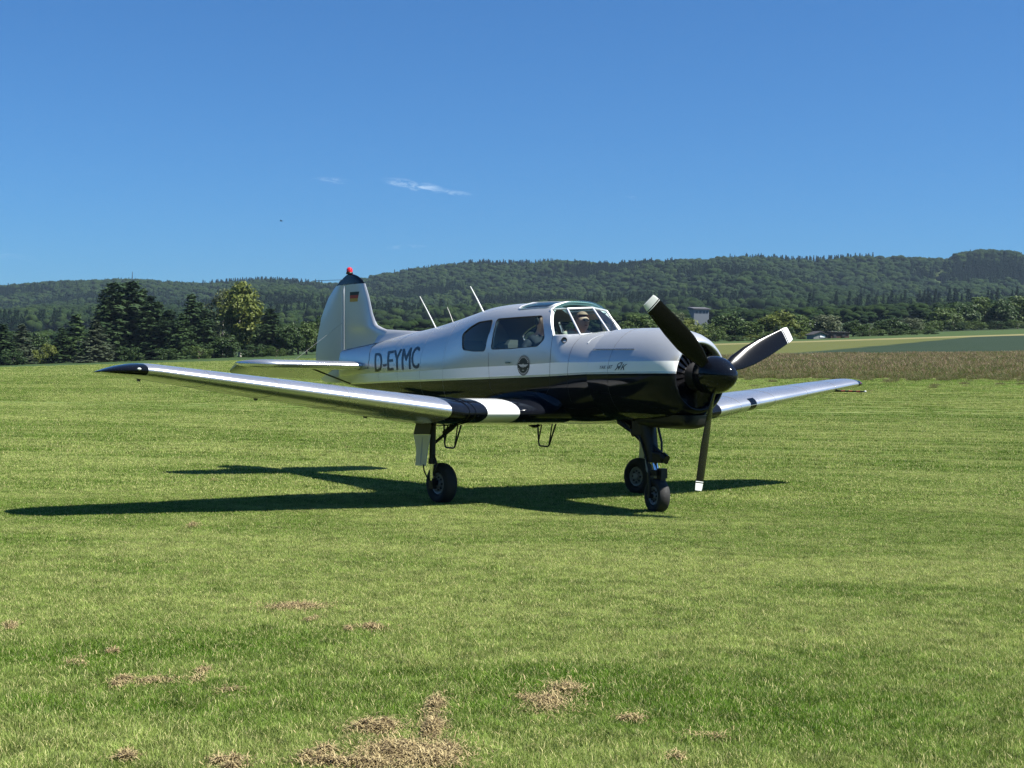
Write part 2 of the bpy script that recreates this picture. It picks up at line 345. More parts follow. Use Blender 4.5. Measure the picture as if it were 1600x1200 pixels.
def blade_material(name, lo, hi, dry, dryamt, patch=True, transl=.35):
    m,t,b=newmat(name); g=N(t,'ShaderNodeNewGeometry'); pos=g.outputs['Position']
    rnd=g.outputs['Random Per Island']
    base=mixc(t,rnd,lo,hi)
    if patch=='meadow':
        base=mixc(t,M2(t,'MAXIMUM',ramp01(t,noise(t,pos,.16,3,.6,(.35,1.3,1)),.42,.62),ramp01(t,M2(t,'ADD',zone_nodes(t)[1],M2(t,'MULTIPLY',noise(t,pos,.3),10)),82,66)),base,mixc(t,rnd,(.070,.110,.020),(.13,.155,.042)))
    elif patch:
        tint=lawn_tint(t,pos)
        base=mixc(t,M2(t,'MULTIPLY',tint,.8),base,mixc(t,rnd,(.200,.255,.056),(.410,.465,.160)))
    if patch is True:
        cl=N(t,'ShaderNodeMapRange',inp={'From Min':.3,'From Max':.7,'To Min':.60,'To Max':1.38}); t.links.new(noise(t,pos,5.5,3,.6),cl.inputs['Value'])
        vs=N(t,'ShaderNodeVectorMath',operation='SCALE'); t.links.new(base,vs.inputs[0]); t.links.new(cl.outputs[0],vs.inputs['Scale']); base=vs.outputs[0]
    wh=N(t,'ShaderNodeTexWhiteNoise',noise_dimensions='1D'); t.links.new(rnd,wh.inputs['W'])
    base=mixc(t,M2(t,'GREATER_THAN',wh.outputs['Value'],1-dryamt),base,dry)
    t.links.new(base,b.inputs['Base Color']); b.inputs['Roughness'].default_value=.5; b.inputs['Specular IOR Level'].default_value=.14
    out=t.nodes['Material Output']; tr=N(t,'ShaderNodeBsdfTranslucent'); t.links.new(base,tr.inputs['Color']); mx=N(t,'ShaderNodeMixShader'); mx.inputs[0].default_value=transl
    t.links.new(b.outputs[0],mx.inputs[1]); t.links.new(tr.outputs[0],mx.inputs[2]); t.links.new(mx.outputs[0],out.inputs['Surface'])
blade_material('grass_blade',(.052,.115,.008),(.130,.230,.022),(.60,.56,.26),.13)
blade_material('meadow_blade',(.100,.122,.034),(.195,.172,.080),(.29,.205,.140),.30,patch='meadow')
def grass_patch(name, size, n, h0, h1, w, mat, lean=1.1, head=False):
    r=RNG; x=r.uniform(-size/2,size/2,n); y=r.uniform(-size/2,size/2,n); h=r.uniform(h0,h1,n); a=r.uniform(0,2*np.pi,n); ln=r.uniform(.1,lean,n)*h; d=r.uniform(0,2*np.pi,n)
    ca,sa=np.cos(a)*w/2,np.sin(a)*w/2; dx,dy=np.cos(d)*ln,np.sin(d)*ln; ww=r.uniform(.7,1.3,n)
    ca=ca*ww; sa=sa*ww; z0=np.full(n,-.01); topw=1.3 if head else .15
    P=[np.stack([x-ca,y-sa,z0],1),np.stack([x+ca,y+sa,z0],1),np.stack([x+ca*.8+dx*.35,y+sa*.8+dy*.35,h*.6],1),np.stack([x-ca*.8+dx*.35,y-sa*.8+dy*.35,h*.6],1),
       np.stack([x+ca*topw+dx,y+sa*topw+dy,h],1),np.stack([x-ca*topw+dx,y-sa*topw+dy,h],1)]
    V=np.stack(P,1).reshape(-1,3); o=np.arange(n)*6
    F=np.concatenate([np.stack([o,o+1,o+2,o+3],1),np.stack([o+3,o+2,o+4,o+5],1)])
    return npmesh(name,V,F,mat)
def patch_grid(step, s0, s1, half, lmin=None):
    pts=[]
    s=s0
    while s<s1:
        w=half(s); k=int(2*w/step)+1
        lo=-w if lmin is None else lmin
        for i in range(k):
            l=-w+(i+.5)*step
            if l<lo: continue
            pts.append((s+random.uniform(-.2,.2)*step, l+random.uniform(-.2,.2)*step))
        s+=step
    return pts
lawn_shapes=[grass_patch('lawn_tuft_%d'%i,.56,4800,.009,.030,.0026,'grass_blade') for i in range(6)]
lp=patch_grid(.36,2.4,17,lambda s:3.5+.50*s)
n=len(lp); scatter('lawn_grass',[(*W2(s,l),gz(s,l)) for s,l in lp],RNG.uniform(0,6.28,n),RNG.uniform(.8,1.15,n),lawn_shapes,RNG.integers(0,6,n),
    kind='stuff',label='short mown green grass covering the airfield',category='grass')
far_shapes=[grass_patch('lawn_far_%d'%i,1.3,5200,.012,.034,.0058,'grass_blade') for i in range(4)]
lp=patch_grid(.85,17,62,lambda s:5.0+.56*s)
n=len(lp); scatter('lawn_grass',[(*W2(s,l),gz(s,l)) for s,l in lp],RNG.uniform(0,6.28,n),RNG.uniform(.85,1.15,n),far_shapes,RNG.integers(0,4,n),
    kind='stuff',label='mown grass of the airfield behind the airplane',category='grass')
edge_shapes=[grass_patch('lawn_edge_%d'%i,2.6,6500,.018,.045,.013,'grass_blade') for i in range(3)]
lp=[(s,l) for s,l in patch_grid(1.75,62,176,lambda s:6.0+.56*s) if l<3.5 or s<60]
n=len(lp); scatter('lawn_grass',[(*W2(s,l),gz(s,l)) for s,l in lp],RNG.uniform(0,6.28,n),RNG.uniform(.85,1.15,n),edge_shapes,RNG.integers(0,3,n),
    kind='stuff',label='pale mown grass at the far left end of the airfield',category='grass')
md_shapes=[grass_patch('meadow_tuft_%d'%i,1.5,900,.16,.52,.010,'meadow_blade',.8,True) for i in range(5)]
lp=[(s,l) for s,l in patch_grid(1.15,50,117,lambda s:8+.60*s,2.0) if l>3+random.uniform(-1,1) and s>60.5+2.0*math.sin(l*.21)-random.expovariate(.32) and s<114+3*math.sin(l*.13)+random.uniform(-3,2)]
n=len(lp); scatter('meadow_grass',[(*W2(s,l),gz(s,l)) for s,l in lp],RNG.uniform(0,6.28,n),[random.uniform(.55,1.2)*(.18+.82*smooth01((s_-54)/17))*(1-.5*smooth01((s_-104)/10)) for s_,_l in lp],md_shapes,RNG.integers(0,5,n),
    kind='stuff',label='tall brownish unmown meadow grass beyond the mown airfield',category='meadow')

# ------------------------------------------------------------------ trees
def leafmat(name, lo, hi, transl=.3, rough=.55, spec=.2):
    m,t,b=newmat(name); g=N(t,'ShaderNodeNewGeometry'); oi=N(t,'ShaderNodeObjectInfo')
    v=M2(t,'ADD',M2(t,'MULTIPLY',g.outputs['Random Per Island'],.55),M2(t,'MULTIPLY',oi.outputs['Random'],.45))
    c=mixc(t,v,lo,hi); t.links.new(c,b.inputs['Base Color']); b.inputs['Roughness'].default_value=rough; b.inputs['Specular IOR Level'].default_value=spec
    out=t.nodes['Material Output']; tr=N(t,'ShaderNodeBsdfTranslucent'); t.links.new(c,tr.inputs['Color']); mx=N(t,'ShaderNodeMixShader'); mx.inputs[0].default_value=transl
    t.links.new(b.outputs[0],mx.inputs[1]); t.links.new(tr.outputs[0],mx.inputs[2]); t.links.new(mx.outputs[0],out.inputs['Surface'])
leafmat('needle_dark',(.012,.028,.010),(.030,.055,.018),.12); leafmat('needle_mid',(.022,.045,.014),(.050,.085,.024),.15); leafmat('needle_grey',(.035,.050,.028),(.070,.085,.045),.15)
leafmat('leaf_dark',(.020,.042,.012),(.050,.085,.022),.25); leafmat('leaf_mid',(.035,.065,.014),(.085,.125,.030),.3); leafmat('leaf_light',(.065,.092,.016),(.145,.170,.036),.3); leafmat('leaf_grey',(.06,.08,.04),(.12,.14,.075),.3)
pmat('bark',(.07,.055,.042),.9,noise=.4,nscale=6,bump=.5); pmat('bark_birch',(.33,.31,.28),.8,noise=.4,nscale=5)
def quads(centers, nrm, size, asp=1.0, r=RNG):
    n=len(centers); nrm=nrm/np.linalg.norm(nrm,axis=1,keepdims=True); rv=r.normal(size=(n,3)); a=np.cross(nrm,rv); a/=np.linalg.norm(a,axis=1,keepdims=True); b=np.cross(nrm,a)
    s=np.asarray(size).reshape(-1,1)*r.uniform(.65,1.35,(n,1)); V=np.stack([centers-a*s*asp-b*s*.35,centers+a*s*asp*.1-b*s*.55,centers+a*s*asp+b*s*.25,centers-a*s*asp*.2+b*s*.55],1).reshape(-1,3)
    o=np.arange(n)*4; return V,np.stack([o,o+1,o+2,o+3],1)
def broadleaf_crown(name, mat, seed, nclump=46, per=62, leaf=.075, rx=.5, top=1.0, bottom=.12, lump=.17, egg=.0):
    r=np.random.default_rng(seed); C=[];Nn=[]
    cz=(top+bottom)/2; hz=(top-bottom)/2
    for k in range(nclump):
        d=r.normal(size=3); d/=np.linalg.norm(d); rad=r.uniform(.45,.9)
        c=np.array([d[0]*rx*rad,d[1]*rx*rad,cz+d[2]*hz*rad]); c[:2]*=1-egg*max(0,d[2]); lr=lump*r.uniform(.6,1.25)
        p=r.normal(size=(per,3)); p/=np.linalg.norm(p,axis=1,keepdims=True); q=p*lr*r.uniform(.55,1.05,(per,1))*np.array([1,1,.8]); C.append(c+q); Nn.append(p+r.normal(size=(per,3))*.5+np.array([0,0,.35]))
    V,F=quads(np.concatenate(C),np.concatenate(Nn),np.full(nclump*per,leaf*.5),1.0,r)
    return npmesh(name,V,F,mat)
def trunk_mesh(name, mat, seed, h=.55, r0=.03, limbs=7, spread=.32):
    rr=random.Random(seed); m=MB(); path=[(0,0,-.03)]; x=y=0
    for i in range(1,7): x+=rr.uniform(-.012,.012); y+=rr.uniform(-.012,.012); path.append((x,y,h*i/6))
    m.tube(path,[r0*1.5]+[r0*(1-.12*i) for i in range(1,7)],7)
    for k in range(limbs):
        a=rr.uniform(0,6.28); z=h*rr.uniform(.3,.95); l=spread*rr.uniform(.6,1)
        m.tube([(x*z/h,y*z/h,z),(math.cos(a)*l*.5,math.sin(a)*l*.5,z+l*.45),(math.cos(a)*l,math.sin(a)*l,z+l*.9)],[r0*.5,r0*.3,r0*.1],5)
    return m.mesh(name,mat)
def spruce_crown(name, mat, seed, whorls=40, rmax=.2, droop=.35, bottom=.02, per=17):
    r=np.random.default_rng(seed); C=[];Nn=[];Sz=[]
    for i in range(whorls):
        f=(i+r.uniform(0,.6))/whorls; z=bottom+(1-bottom)*f; rad=rmax*(1-f)**.82*r.uniform(.78,1.15)+.006; nb=max(4,int(10*(1-f)+3))
        for k in range(nb):
            a=r.uniform(0,6.283); L=rad*r.uniform(.65,1.12); tt=r.uniform(.15,1,max(4,int(per*(1-f*.6))))
            x=np.cos(a)*L*tt; y=np.sin(a)*L*tt; zz=z-droop*L*tt**1.4+r.normal(size=len(tt))*.006; w=.014*(1.2-tt)+.004
            pr=np.stack([x+r.normal(size=len(tt))*w,y+r.normal(size=len(tt))*w,zz],1); C.append(pr)
            nn=np.stack([np.cos(a)*.55+r.normal(size=len(tt))*.4,np.sin(a)*.55+r.normal(size=len(tt))*.4,np.full(len(tt),.7)],1); Nn.append(nn); Sz.append(.0155*np.ones(len(tt)))
    V,F=quads(np.concatenate(C),np.concatenate(Nn),np.concatenate(Sz),1.6,r)
    return npmesh(name,V,F,mat)
CR={}
for k,(mat,seed,rm,dr) in {'spruce_a':('needle_dark',1,.19,.35),'spruce_b':('needle_dark',2,.23,.5),'spruce_c':('needle_mid',3,.26,.25),'spruce_d':('needle_grey',4,.27,.2)}.items(): CR[k]=spruce_crown('crown_'+k,mat,seed,rmax=rm,droop=dr)
for k,(mat,seed,kw) in {'round_dark':('leaf_dark',11,dict(bottom=.0,nclump=54,egg=.2)),'round_mid':('leaf_mid',12,dict(bottom=.0,nclump=54,egg=.2)),'round_light':('leaf_light',13,dict(bottom=.0,nclump=54,egg=.2)),'round_grey':('leaf_grey',14,dict(bottom=.0,per=50)),
    'tall_light':('leaf_light',15,dict(nclump=80,per=75,rx=.26,lump=.10,leaf=.042,egg=.3)),'tall_grey':('leaf_grey',16,dict(nclump=44,per=40,rx=.24,lump=.10,leaf=.04,egg=.3)),
    'bush_dark':('leaf_dark',17,dict(bottom=-.05,rx=.62,nclump=40)),'bush_light':('leaf_light',18,dict(bottom=-.05,rx=.62,nclump=40)),'bush_mid':('leaf_mid',19,dict(bottom=-.05,rx=.7,nclump=44))}.items(): CR[k]=broadleaf_crown('crown_'+k,mat,seed,**kw)
TRK={'c':trunk_mesh('trunk_conifer','bark',1,.92,.013,0),'b':trunk_mesh('trunk_broad','bark',2),'t':trunk_mesh('trunk_tall','bark_birch',3,.8,.016,9,.16)}
def horizon(u): return 589+(u-800)*.018
def plant_tree(kind, u, ytop, s, wpx, label, category='tree', name=None, group=None, base=None):
    l=(u-800)/FPX*s; x,y=W2(s,l); z=gz(s,l)
    ztop=1.445+(horizon(u)-ytop)/FPX*s; H=max(1.0,ztop-z); wid=wpx/FPX*s
    nat={'spruce_a':.40,'spruce_b':.46,'spruce_c':.52,'spruce_d':.54}.get(kind) or {'tall_light':.66,'tall_grey':.62,'bush_dark':1.45,'bush_light':1.45,'bush_mid':1.6}.get(kind,1.2)
    o=thing(name or ('spruce_tree' if 'spruce' in kind else 'bush' if 'bush' in kind else 'broadleaf_tree'),(x,y,z),label,category,group)
    k=wid/(nat*H); o.scale=(H*k,H*k,H); o.rotation_euler=(0,0,random.uniform(0,6.28))
    tk='c' if 'spruce' in kind else 't' if 'tall' in kind else 'b'
    link('crown',CR[kind],o); link('trunk',TRK[tk],o)
    return o
GL='trees on the left edge of the airfield'; GR='trees and bushes beyond the fields on the right'
for (k,u,yt,s,w,lab) in [
 ('spruce_a',4,503,235,80,'dark spruce cut by the left edge of the picture'),
 ('spruce_d',33,503,240,87,'grey-green conifer with a ragged top, second tree from the left edge'),
 ('bush_light',70,534,236,50,'pale leafy bush low between the conifers at far left'),
 ('spruce_a',95,508,238,61,'slim dark spruce just right of the pale leafy bush'),
 ('spruce_c',118,487,240,89,'mid-green pointed spruce taller than the slim dark one beside it'),
 ('spruce_d',148,496,232,87,'soft grey-green conifer left of the tallest dark spruces'),
 ('spruce_b',177,437,250,130,'very tall dark spruce, left one of the tallest pair'),
 ('spruce_b',206,435,252,133,'very tall dark spruce, right one of the tallest pair under the mast'),
 ('spruce_a',234,459,248,96,'dark spruce shouldering the right side of the tallest pair'),
 ('spruce_b',262,479,244,99,'broad dark spruce lower than the tall pair, in front of the hill'),
 ('spruce_c',283,486,240,78,'short mid-green spruce between two darker spruces'),
 ('spruce_a',297,456,250,89,'dark pointed spruce directly left of the pale birches'),
 ('spruce_b',318,478,243,87,'dark drooping spruce in front of the pale birches'),
 ('spruce_b',163,447,256,88,'tall dark spruce on the left shoulder of the tallest pair'),
 ('spruce_b',192,438,258,90,'tall dark spruce standing between the two tallest ones'),
 ('spruce_a',221,447,256,84,'tall dark spruce just right of the two tallest ones'),
 ('spruce_b',247,468,254,80,'dark spruce closing the gap right of the tall group'),
 ('spruce_b',310,468,256,76,'dark spruce behind the drooping one left of the birches'),
 ('tall_grey',346,437,256,70,'tall thin-leaved greyish birch behind the yellow-green one'),
 ('tall_light',374,431,250,84,'tall yellow-green birch standing above the dark trees'),
 ('round_dark',352,520,240,60,'dark round tree under the yellow-green birch'),
 ('spruce_a',420,479,246,93,'dark spruce right of the yellow-green birch'),
 ('round_dark',448,500,244,62,'dark round broadleaf tree left of the tail fin'),
 ('round_mid',478,497,248,56,'mid-green broadleaf tree partly behind the tail rudder'),
 ('round_dark',505,490,252,50,'dark broadleaf tree showing beside the rudder edge')]:
    plant_tree(k,u,yt,s,w,lab,group=GL)
for i,(u,yt,w_) in enumerate([(60,515,60),(165,478,70),(225,480,74),(250,490,70),(290,485,74),(325,492,70),(395,500,70),(435,502,60),(465,506,60),(495,500,56)]):
    plant_tree('round_dark',u,yt,262,w_,['dark broadleaf tree behind the second conifer at far left','dark broadleaf tree behind the left one of the tallest spruces','dark broadleaf tree behind the right one of the tallest spruces','dark broadleaf tree behind the broad dark spruce','dark broadleaf tree behind the short mid-green spruce','dark broadleaf tree left of and behind the birches','dark broadleaf tree right of and behind the birches','dark broadleaf tree behind the spruce right of the birch','dark broadleaf tree above the tailplane tip','dark broadleaf tree just left of the rudder'][i],group=GL)
for (k,u,yt,s,w,lab) in [('bush_dark',205,538,232,60,'dark low shrub at the foot of the tall spruces'),('bush_dark',262,540,230,58,'dark low shrub below the broad dark spruce'),('bush_mid',310,536,230,56,'green shrub below the drooping spruce'),('bush_dark',395,535,232,64,'dark shrub below the birch, left of the tailplane tip'),('bush_mid',430,538,230,52,'green shrub above the tailplane tip'),('bush_dark',20,545,230,60,'dark low shrub at the foot of the leftmost conifers')]:
    plant_tree(k,u,yt,s,w,lab,'bush','bush',GL)
for (k,u,yt,s,w,lab,cat) in [
 ('round_mid',1000,487,262,82,'green tree left of the raised propeller blade','tree'),('bush_mid',968,499,250,55,'green bush right beside the windscreen','bush'),
 ('round_grey',1048,483,270,65,'greyish tree left of the white-walled house','tree'),('bush_light',1075,496,262,70,'light green bush in front of the white-walled house','bush'),
 ('round_dark',1137,483,262,82,'dark round tree right of the white-walled house','tree'),('bush_mid',1112,499,258,50,'mid-green bush between the house and the dark round tree','bush'),
 ('round_mid',1172,498,258,65,'small green tree above the right-hand propeller blade root','tree'),
 ('round_light',1214,483,262,82,'large light yellow-green tree above the right-hand propeller blade','tree'),
 ('round_mid',1250,488,266,62,'green tree left of the wooden hut','tree'),('round_grey',1288,488,275,70,'greyish tree standing behind the wooden huts','tree'),
 ('round_dark',1331,496,266,47,'small dark tree at the right end of the brown hut','tree'),('bush_mid',1356,502,262,57,'green bush between two darker trees right of the huts','bush'),
 ('round_dark',1388,493,264,72,'dark spreading tree right of the huts','tree'),('round_grey',1420,493,275,60,'pale grey-green tree in the gap below the hill clearing','tree'),
 ('bush_mid',1443,505,285,45,'small bush left of the tall trees at far right','bush'),
 ('round_mid',1470,476,330,77,'green tree, leftmost of the tall trees at far right','tree'),('round_dark',1502,469,335,70,'dark green tree, second of the tall trees at far right','tree'),
 ('round_mid',1532,459,345,77,'tallest green tree of the far right clump','tree'),('round_dark',1563,463,340,65,'dark tree in the far right clump beside the tallest','tree'),
 ('round_mid',1594,457,345,75,'green tree cut by the right edge of the picture','tree')]:
    plant_tree(k,u,yt,s,w,lab,cat,None,GR)
for i,(u,yt,w_) in enumerate([(1455,497,52),(1490,499,56),(1522,497,56),(1556,498,56),(1588,496,54)]):
    plant_tree(['bush_mid','bush_dark'][i%2],u,yt,325,w_,['first','second','third','fourth','fifth'][i]+' leafy bush from the left under the tall trees at far right','bush','bush','bushes under the far right trees')
hedge=[(u,514+8*math.sin(u*.05)+random.uniform(-3,3)) for u in range(955,1275,27)]
for i,(u,yt) in enumerate(hedge):
    plant_tree(['bush_mid','bush_dark','bush_light'][i%3],u,yt,246+random.uniform(-4,4),46,['first','second','third','fourth','fifth','sixth','seventh','eighth','ninth','tenth','eleventh','twelfth'][i]+' low hedge bush from the windscreen towards the huts','bush','hedge_bush','hedge bushes below the trees')
for i,u in enumerate(range(1345,1450,26)):
    plant_tree(['bush_dark','bush_mid'][i%2],u,511+random.uniform(-2,3),258,40,['nearest','second','third','fourth','fifth'][i]+' low bush in the row right of the brown hut','bush','hedge_bush','hedge bushes right of the huts')

# forest on the hills, one mass
def ico(sub):
    bm=bmesh.new(); bmesh.ops.create_icosphere(bm,subdivisions=sub,radius=1); V=np.array([v.co[:] for v in bm.verts]); F=np.array([[v.index for v in f.verts] for f in bm.faces]); bm.free(); return V,F
ICO=ico(2)
def forest_crown(name, mat, seed, conifer):
    r=np.random.default_rng(seed)
    if conifer:
        n=520; f=r.uniform(0,1,n)**1.25; a=r.uniform(0,6.283,n); rad=.19*(1-f)**.85*r.uniform(.7,1.1,n); C=np.stack([np.cos(a)*rad,np.sin(a)*rad,.05+.95*f],1); Nn=np.stack([np.cos(a)*.8,np.sin(a)*.8,np.full(n,.5)],1)+r.normal(size=(n,3))*.22; V,F=quads(C,Nn,np.full(n,.026),1.3,r); return npmesh(name,V,F,mat)
    Vs=[];Fs=[];o=0
    for k in range(11):
        d=r.normal(size=3); d/=np.linalg.norm(d); c=np.array([d[0]*.25,d[1]*.25,.60+d[2]*.20]); q=r.uniform(.13,.21); v=ICO[0]*q*(1+r.normal(size=(len(ICO[0]),1))*.10)*np.array([1,1,.85])+c; Vs.append(v); Fs.append(ICO[1]+o); o+=len(v)
        n=26; p=r.normal(size=(n,3)); p/=np.linalg.norm(p,axis=1,keepdims=True); p[:,2]=np.abs(p[:,2]); vv,ff=quads(c+p*q*1.06,p+r.normal(size=(n,3))*.25,np.full(n,.022),1.0,r)
        Vs.append(vv); Fs.append(np.concatenate([ff[:,[0,1,2]],ff[:,[0,2,3]]])+o); o+=len(vv)
    return npmesh(name,np.concatenate(Vs),np.concatenate(Fs),mat)
leafmat('forest_conifer',(.004,.011,.006),(.011,.022,.010),.1,.95,.02); leafmat('forest_leaf',(.010,.022,.008),(.026,.042,.012),.05,.95,.02)
leafmat('forest_leaf2',(.007,.016,.007),(.018,.030,.010),.05,.95,.02)
fs=[forest_crown('forest_shape_%d'%i,['forest_conifer','forest_leaf','forest_leaf2'][0 if i<3 else 1 if i<6 else 2],30+i,i<3) for i in range(9)]
pts=[];ix=[];sc=[]
def swath(s,l):      # the cleared strip running straight up the hill on the right
    u=800+l/s*FPX; tt=(s-1150)/650.
    return abs(u-(1452+24*tt+3*math.sin(s*.02)))<7.5 and 1150<s<1780
s=800.
while s<2560:
    st=7.4 if s<1900 else 8.4
    half=.64*s
    l=-half
    while l<half:
        ss=s+random.uniform(-3,3); ll=l+random.uniform(-3,3); q=ll/ss
        if ss<ridge_s(q)+70 and not swath(ss,ll):
            con=(math.sin(ll*.017+ss*.011+2*math.sin(ll*.004))+math.sin(ss*.021-ll*.009)+random.uniform(-.6,.6))>1.0
            h=random.uniform(15,21) if con else random.choice((random.uniform(10,14),random.uniform(13,19)))
            pts.append((*W2(ss,ll),gz(ss,ll)-1)); ix.append(random.randrange(3) if con else random.randrange(3,9)); wd=h*(random.uniform(.8,1.1) if con else random.uniform(.8,1.25)); sc.append((wd,wd,h))
        l+=st
    s+=st*(1.15 if s>1000 else 1.6)
for k in range(3400):
    ss=random.uniform(400,805); ll=random.uniform(-.64,.64)*ss
    if abs(ll-.131*ss)<.0105*ss and 400<ss<660: continue
    h=random.uniform(4.5,7.5); pts.append((*W2(ss,ll),gz(ss,ll)-.3)); ix.append(random.randrange(3,9)); sc.append((h*1.35,h*1.35,h))
# wood behind the photographer and out of the frame on the left, mirrored in the glossy paint
for k in range(330):
    ss=random.uniform(-75,150); ll=-85-.25*max(0,ss)-random.uniform(0,45); h=random.uniform(11,17); pts.append((*W2(ss,ll),gz(ss,ll))); ix.append(random.randrange(9)); sc.append((h*1.1,h*1.1,h))
for k in range(420):
    ss=random.uniform(-150,-70); ll=random.uniform(-190,190); h=random.uniform(9,15); pts.append((*W2(ss,ll),0)); ix.append(random.randrange(9)); sc.append((h*1.1,h*1.1,h))
n=len(pts); scatter('forest',pts,RNG.uniform(0,6.28,n),sc,fs,ix,kind='stuff',label='dense green mixed forest covering the long hill ridge',category='forest')
print('forest trees',n)

# body lines of the airplane
def pchip(T, x):
    n=len(T); X=[t[0] for t in T]; Y=[t[1] for t in T]
    if x<=X[0]: return Y[0]
    if x>=X[-1]: return Y[-1]
    i=0
    while x>X[i+1]: i+=1
    h=X[i+1]-X[i]; d=(Y[i+1]-Y[i])/h
    def sl(k):
        if k<=0 or k>=n-1:
            j=0 if k<=0 else n-2
            return (Y[j+1]-Y[j])/(X[j+1]-X[j])
        a=(Y[k]-Y[k-1])/(X[k]-X[k-1]); b=(Y[k+1]-Y[k])/(X[k+1]-X[k])
        return 0. if a*b<=0 else 2*a*b/(a+b)
    m0,m1=sl(i),sl(i+1); t=(x-X[i])/h
    return (2*t**3-3*t*t+1)*Y[i]+(t**3-2*t*t+t)*h*m0+(-2*t**3+3*t*t)*Y[i+1]+(t**3-t*t)*h*m1
ZT=[(-4.95,1.83),(-4,1.935),(-3.1,2.045),(-2.44,2.115),(-1.72,2.22),(-1.33,2.285),(-.75,2.358),(-.3,2.376),(.2,2.374),(.6,2.362),(.8,2.33),(1.0,2.008),(1.4,2.02)]
ZB=[(-4.95,1.34),(-4,1.235),(-3,1.11),(-2,1.01),(-1,.95),(0,.94),(.8,.955),(1.4,.995)]
WD=[(-4.95,.055),(-4.5,.12),(-4,.19),(-3,.335),(-2,.465),(-1,.565),(-.3,.605),(.4,.615),(.8,.60),(1.4,.515)]
ZM=[(-4.95,1.6),(-3,1.55),(-1,1.5),(.8,1.48),(1.4,1.507)]
NU=[(-4.95,2.0),(-3,2.0),(-1.5,2.2),(-.6,2.9),(.7,3.0),(1.0,2.8),(1.4,2.05)]
NL=[(-4.95,2.0),(-3,2.1),(-1,2.6),(.7,2.6),(1.4,2.05)]
def fus(x): return [pchip(T,x) for T in (ZT,ZB,WD,ZM,NU,NL)]
def sidey(x,z):
    zt,zb,w,zm,nu,nl=fus(x)
    if z>=zm: t=(z-zm)/(zt-zm); n=nu
    else: t=(zm-z)/(zm-zb); n=nl
    t=min(max(t,0),1)
    return w*(1-t**n)**(1/n)
def roofz(x,y):
    zt,zb,w,zm,nu,nl=fus(x); t=min(abs(y)/w,1)
    return zm+(zt-zm)*(1-t**nu)**(1/nu)

# ------------------------------------------------------------------ airplane
PLANE=thing('airplane',(0,0,0),'silver and black low-wing propeller airplane parked on the mown grass','airplane')
def fsec(x, n=72, dw=0., dz=0., zfloor=None):
    zt,zb,w,zm,nu,nl=fus(x); w-=dw; zt-=dz; zb+=dz; out=[]
    for k in range(n):
        a=2*math.pi*k/n; c,s_=math.cos(a),math.sin(a); e=nu if s_>=0 else nl
        y=w*math.copysign(abs(c)**(2/e),c); z=zm+(zt-zm if s_>=0 else zm-zb)*math.copysign(abs(s_)**(2/e),s_)
        if zfloor: z=max(z,zfloor)
        out.append((x,y,z))
    return out
# paint of the body: silver above, pale band, black below (the band's edges follow two lines along the body)
def body_paint():
    m,t,b=newmat('body_paint'); c=N(t,'ShaderNodeTexCoord'); sp=N(t,'ShaderNodeSeparateXYZ'); t.links.new(c.outputs['Object'],sp.inputs[0])
    def line(T):
        mr=N(t,'ShaderNodeMapRange',inp={'From Min':-5.,'From Max':3.}); t.links.new(sp.outputs['X'],mr.inputs['Value'])
        cr=N(t,'ShaderNodeValToRGB'); el=cr.color_ramp.elements
        while len(el)<len(T): el.new(.5)
        for e,(x,z) in zip(el,T): e.position=(x+5)/8; v=z-1; e.color=(v,v,v,1)
        t.links.new(mr.outputs[0],cr.inputs[0]); return M2(t,'ADD',cr.outputs['Color'],1.)
    top=line([(-4.9,1.43),(-4.2,1.478),(-3.3,1.500),(-2.45,1.517),(-.73,1.581),(.2,1.606),(.9,1.643),(1.35,1.648),(2.75,1.668)])
    bot=line([(-4.9,1.318),(-4.2,1.333),(-3.3,1.363),(-2,1.394),(-.73,1.431),(.2,1.462),(.81,1.484),(1.35,1.513),(2.75,1.535)])
    z=sp.outputs['Z']
    def above(v,l,o=0.): return M2(t,'MULTIPLY',M2(t,'SUBTRACT',v,M2(t,'ADD',l,o)),400,clamp=True)
    isS=above(z,top); isW=above(z,bot,.022); isB=above(z,bot)
    n=noise(t,c.outputs['Object'],1.6,5,.6); sil=mixc(t,n,(.545,.56,.555),(.61,.62,.61))
    col=mixc(t,isB,(.008,.009,.012),sil); col=mixc(t,isW,col,(.78,.80,.80)); col=mixc(t,isS,col,sil)
    t.links.new(col,b.inputs['Base Color'])
    met=M2(t,'MULTIPLY',isB,M2(t,'SUBTRACT',1.,M2(t,'SUBTRACT',isW,isS)))
    t.links.new(M2(t,'MULTIPLY',met,.66),b.inputs['Metallic'])
    t.links.new(M2(t,'ADD',.07,M2(t,'MULTIPLY',isB,.19)),b.inputs['Roughness'])
    b.inputs['Specular IOR Level'].default_value=.16; b.inputs['Coat Weight'].default_value=0.; b.inputs['Coat Roughness'].default_value=.03
    # very slight waviness of the sheet metal
    w=noise(t,c.outputs['Object'],3.2,2,.5); bp=N(t,'ShaderNodeBump',inp={'Strength':.10,'Distance':.02}); t.links.new(w,bp.inputs['Height']); t.links.new(bp.outputs[0],b.inputs['Normal'])
body_paint()

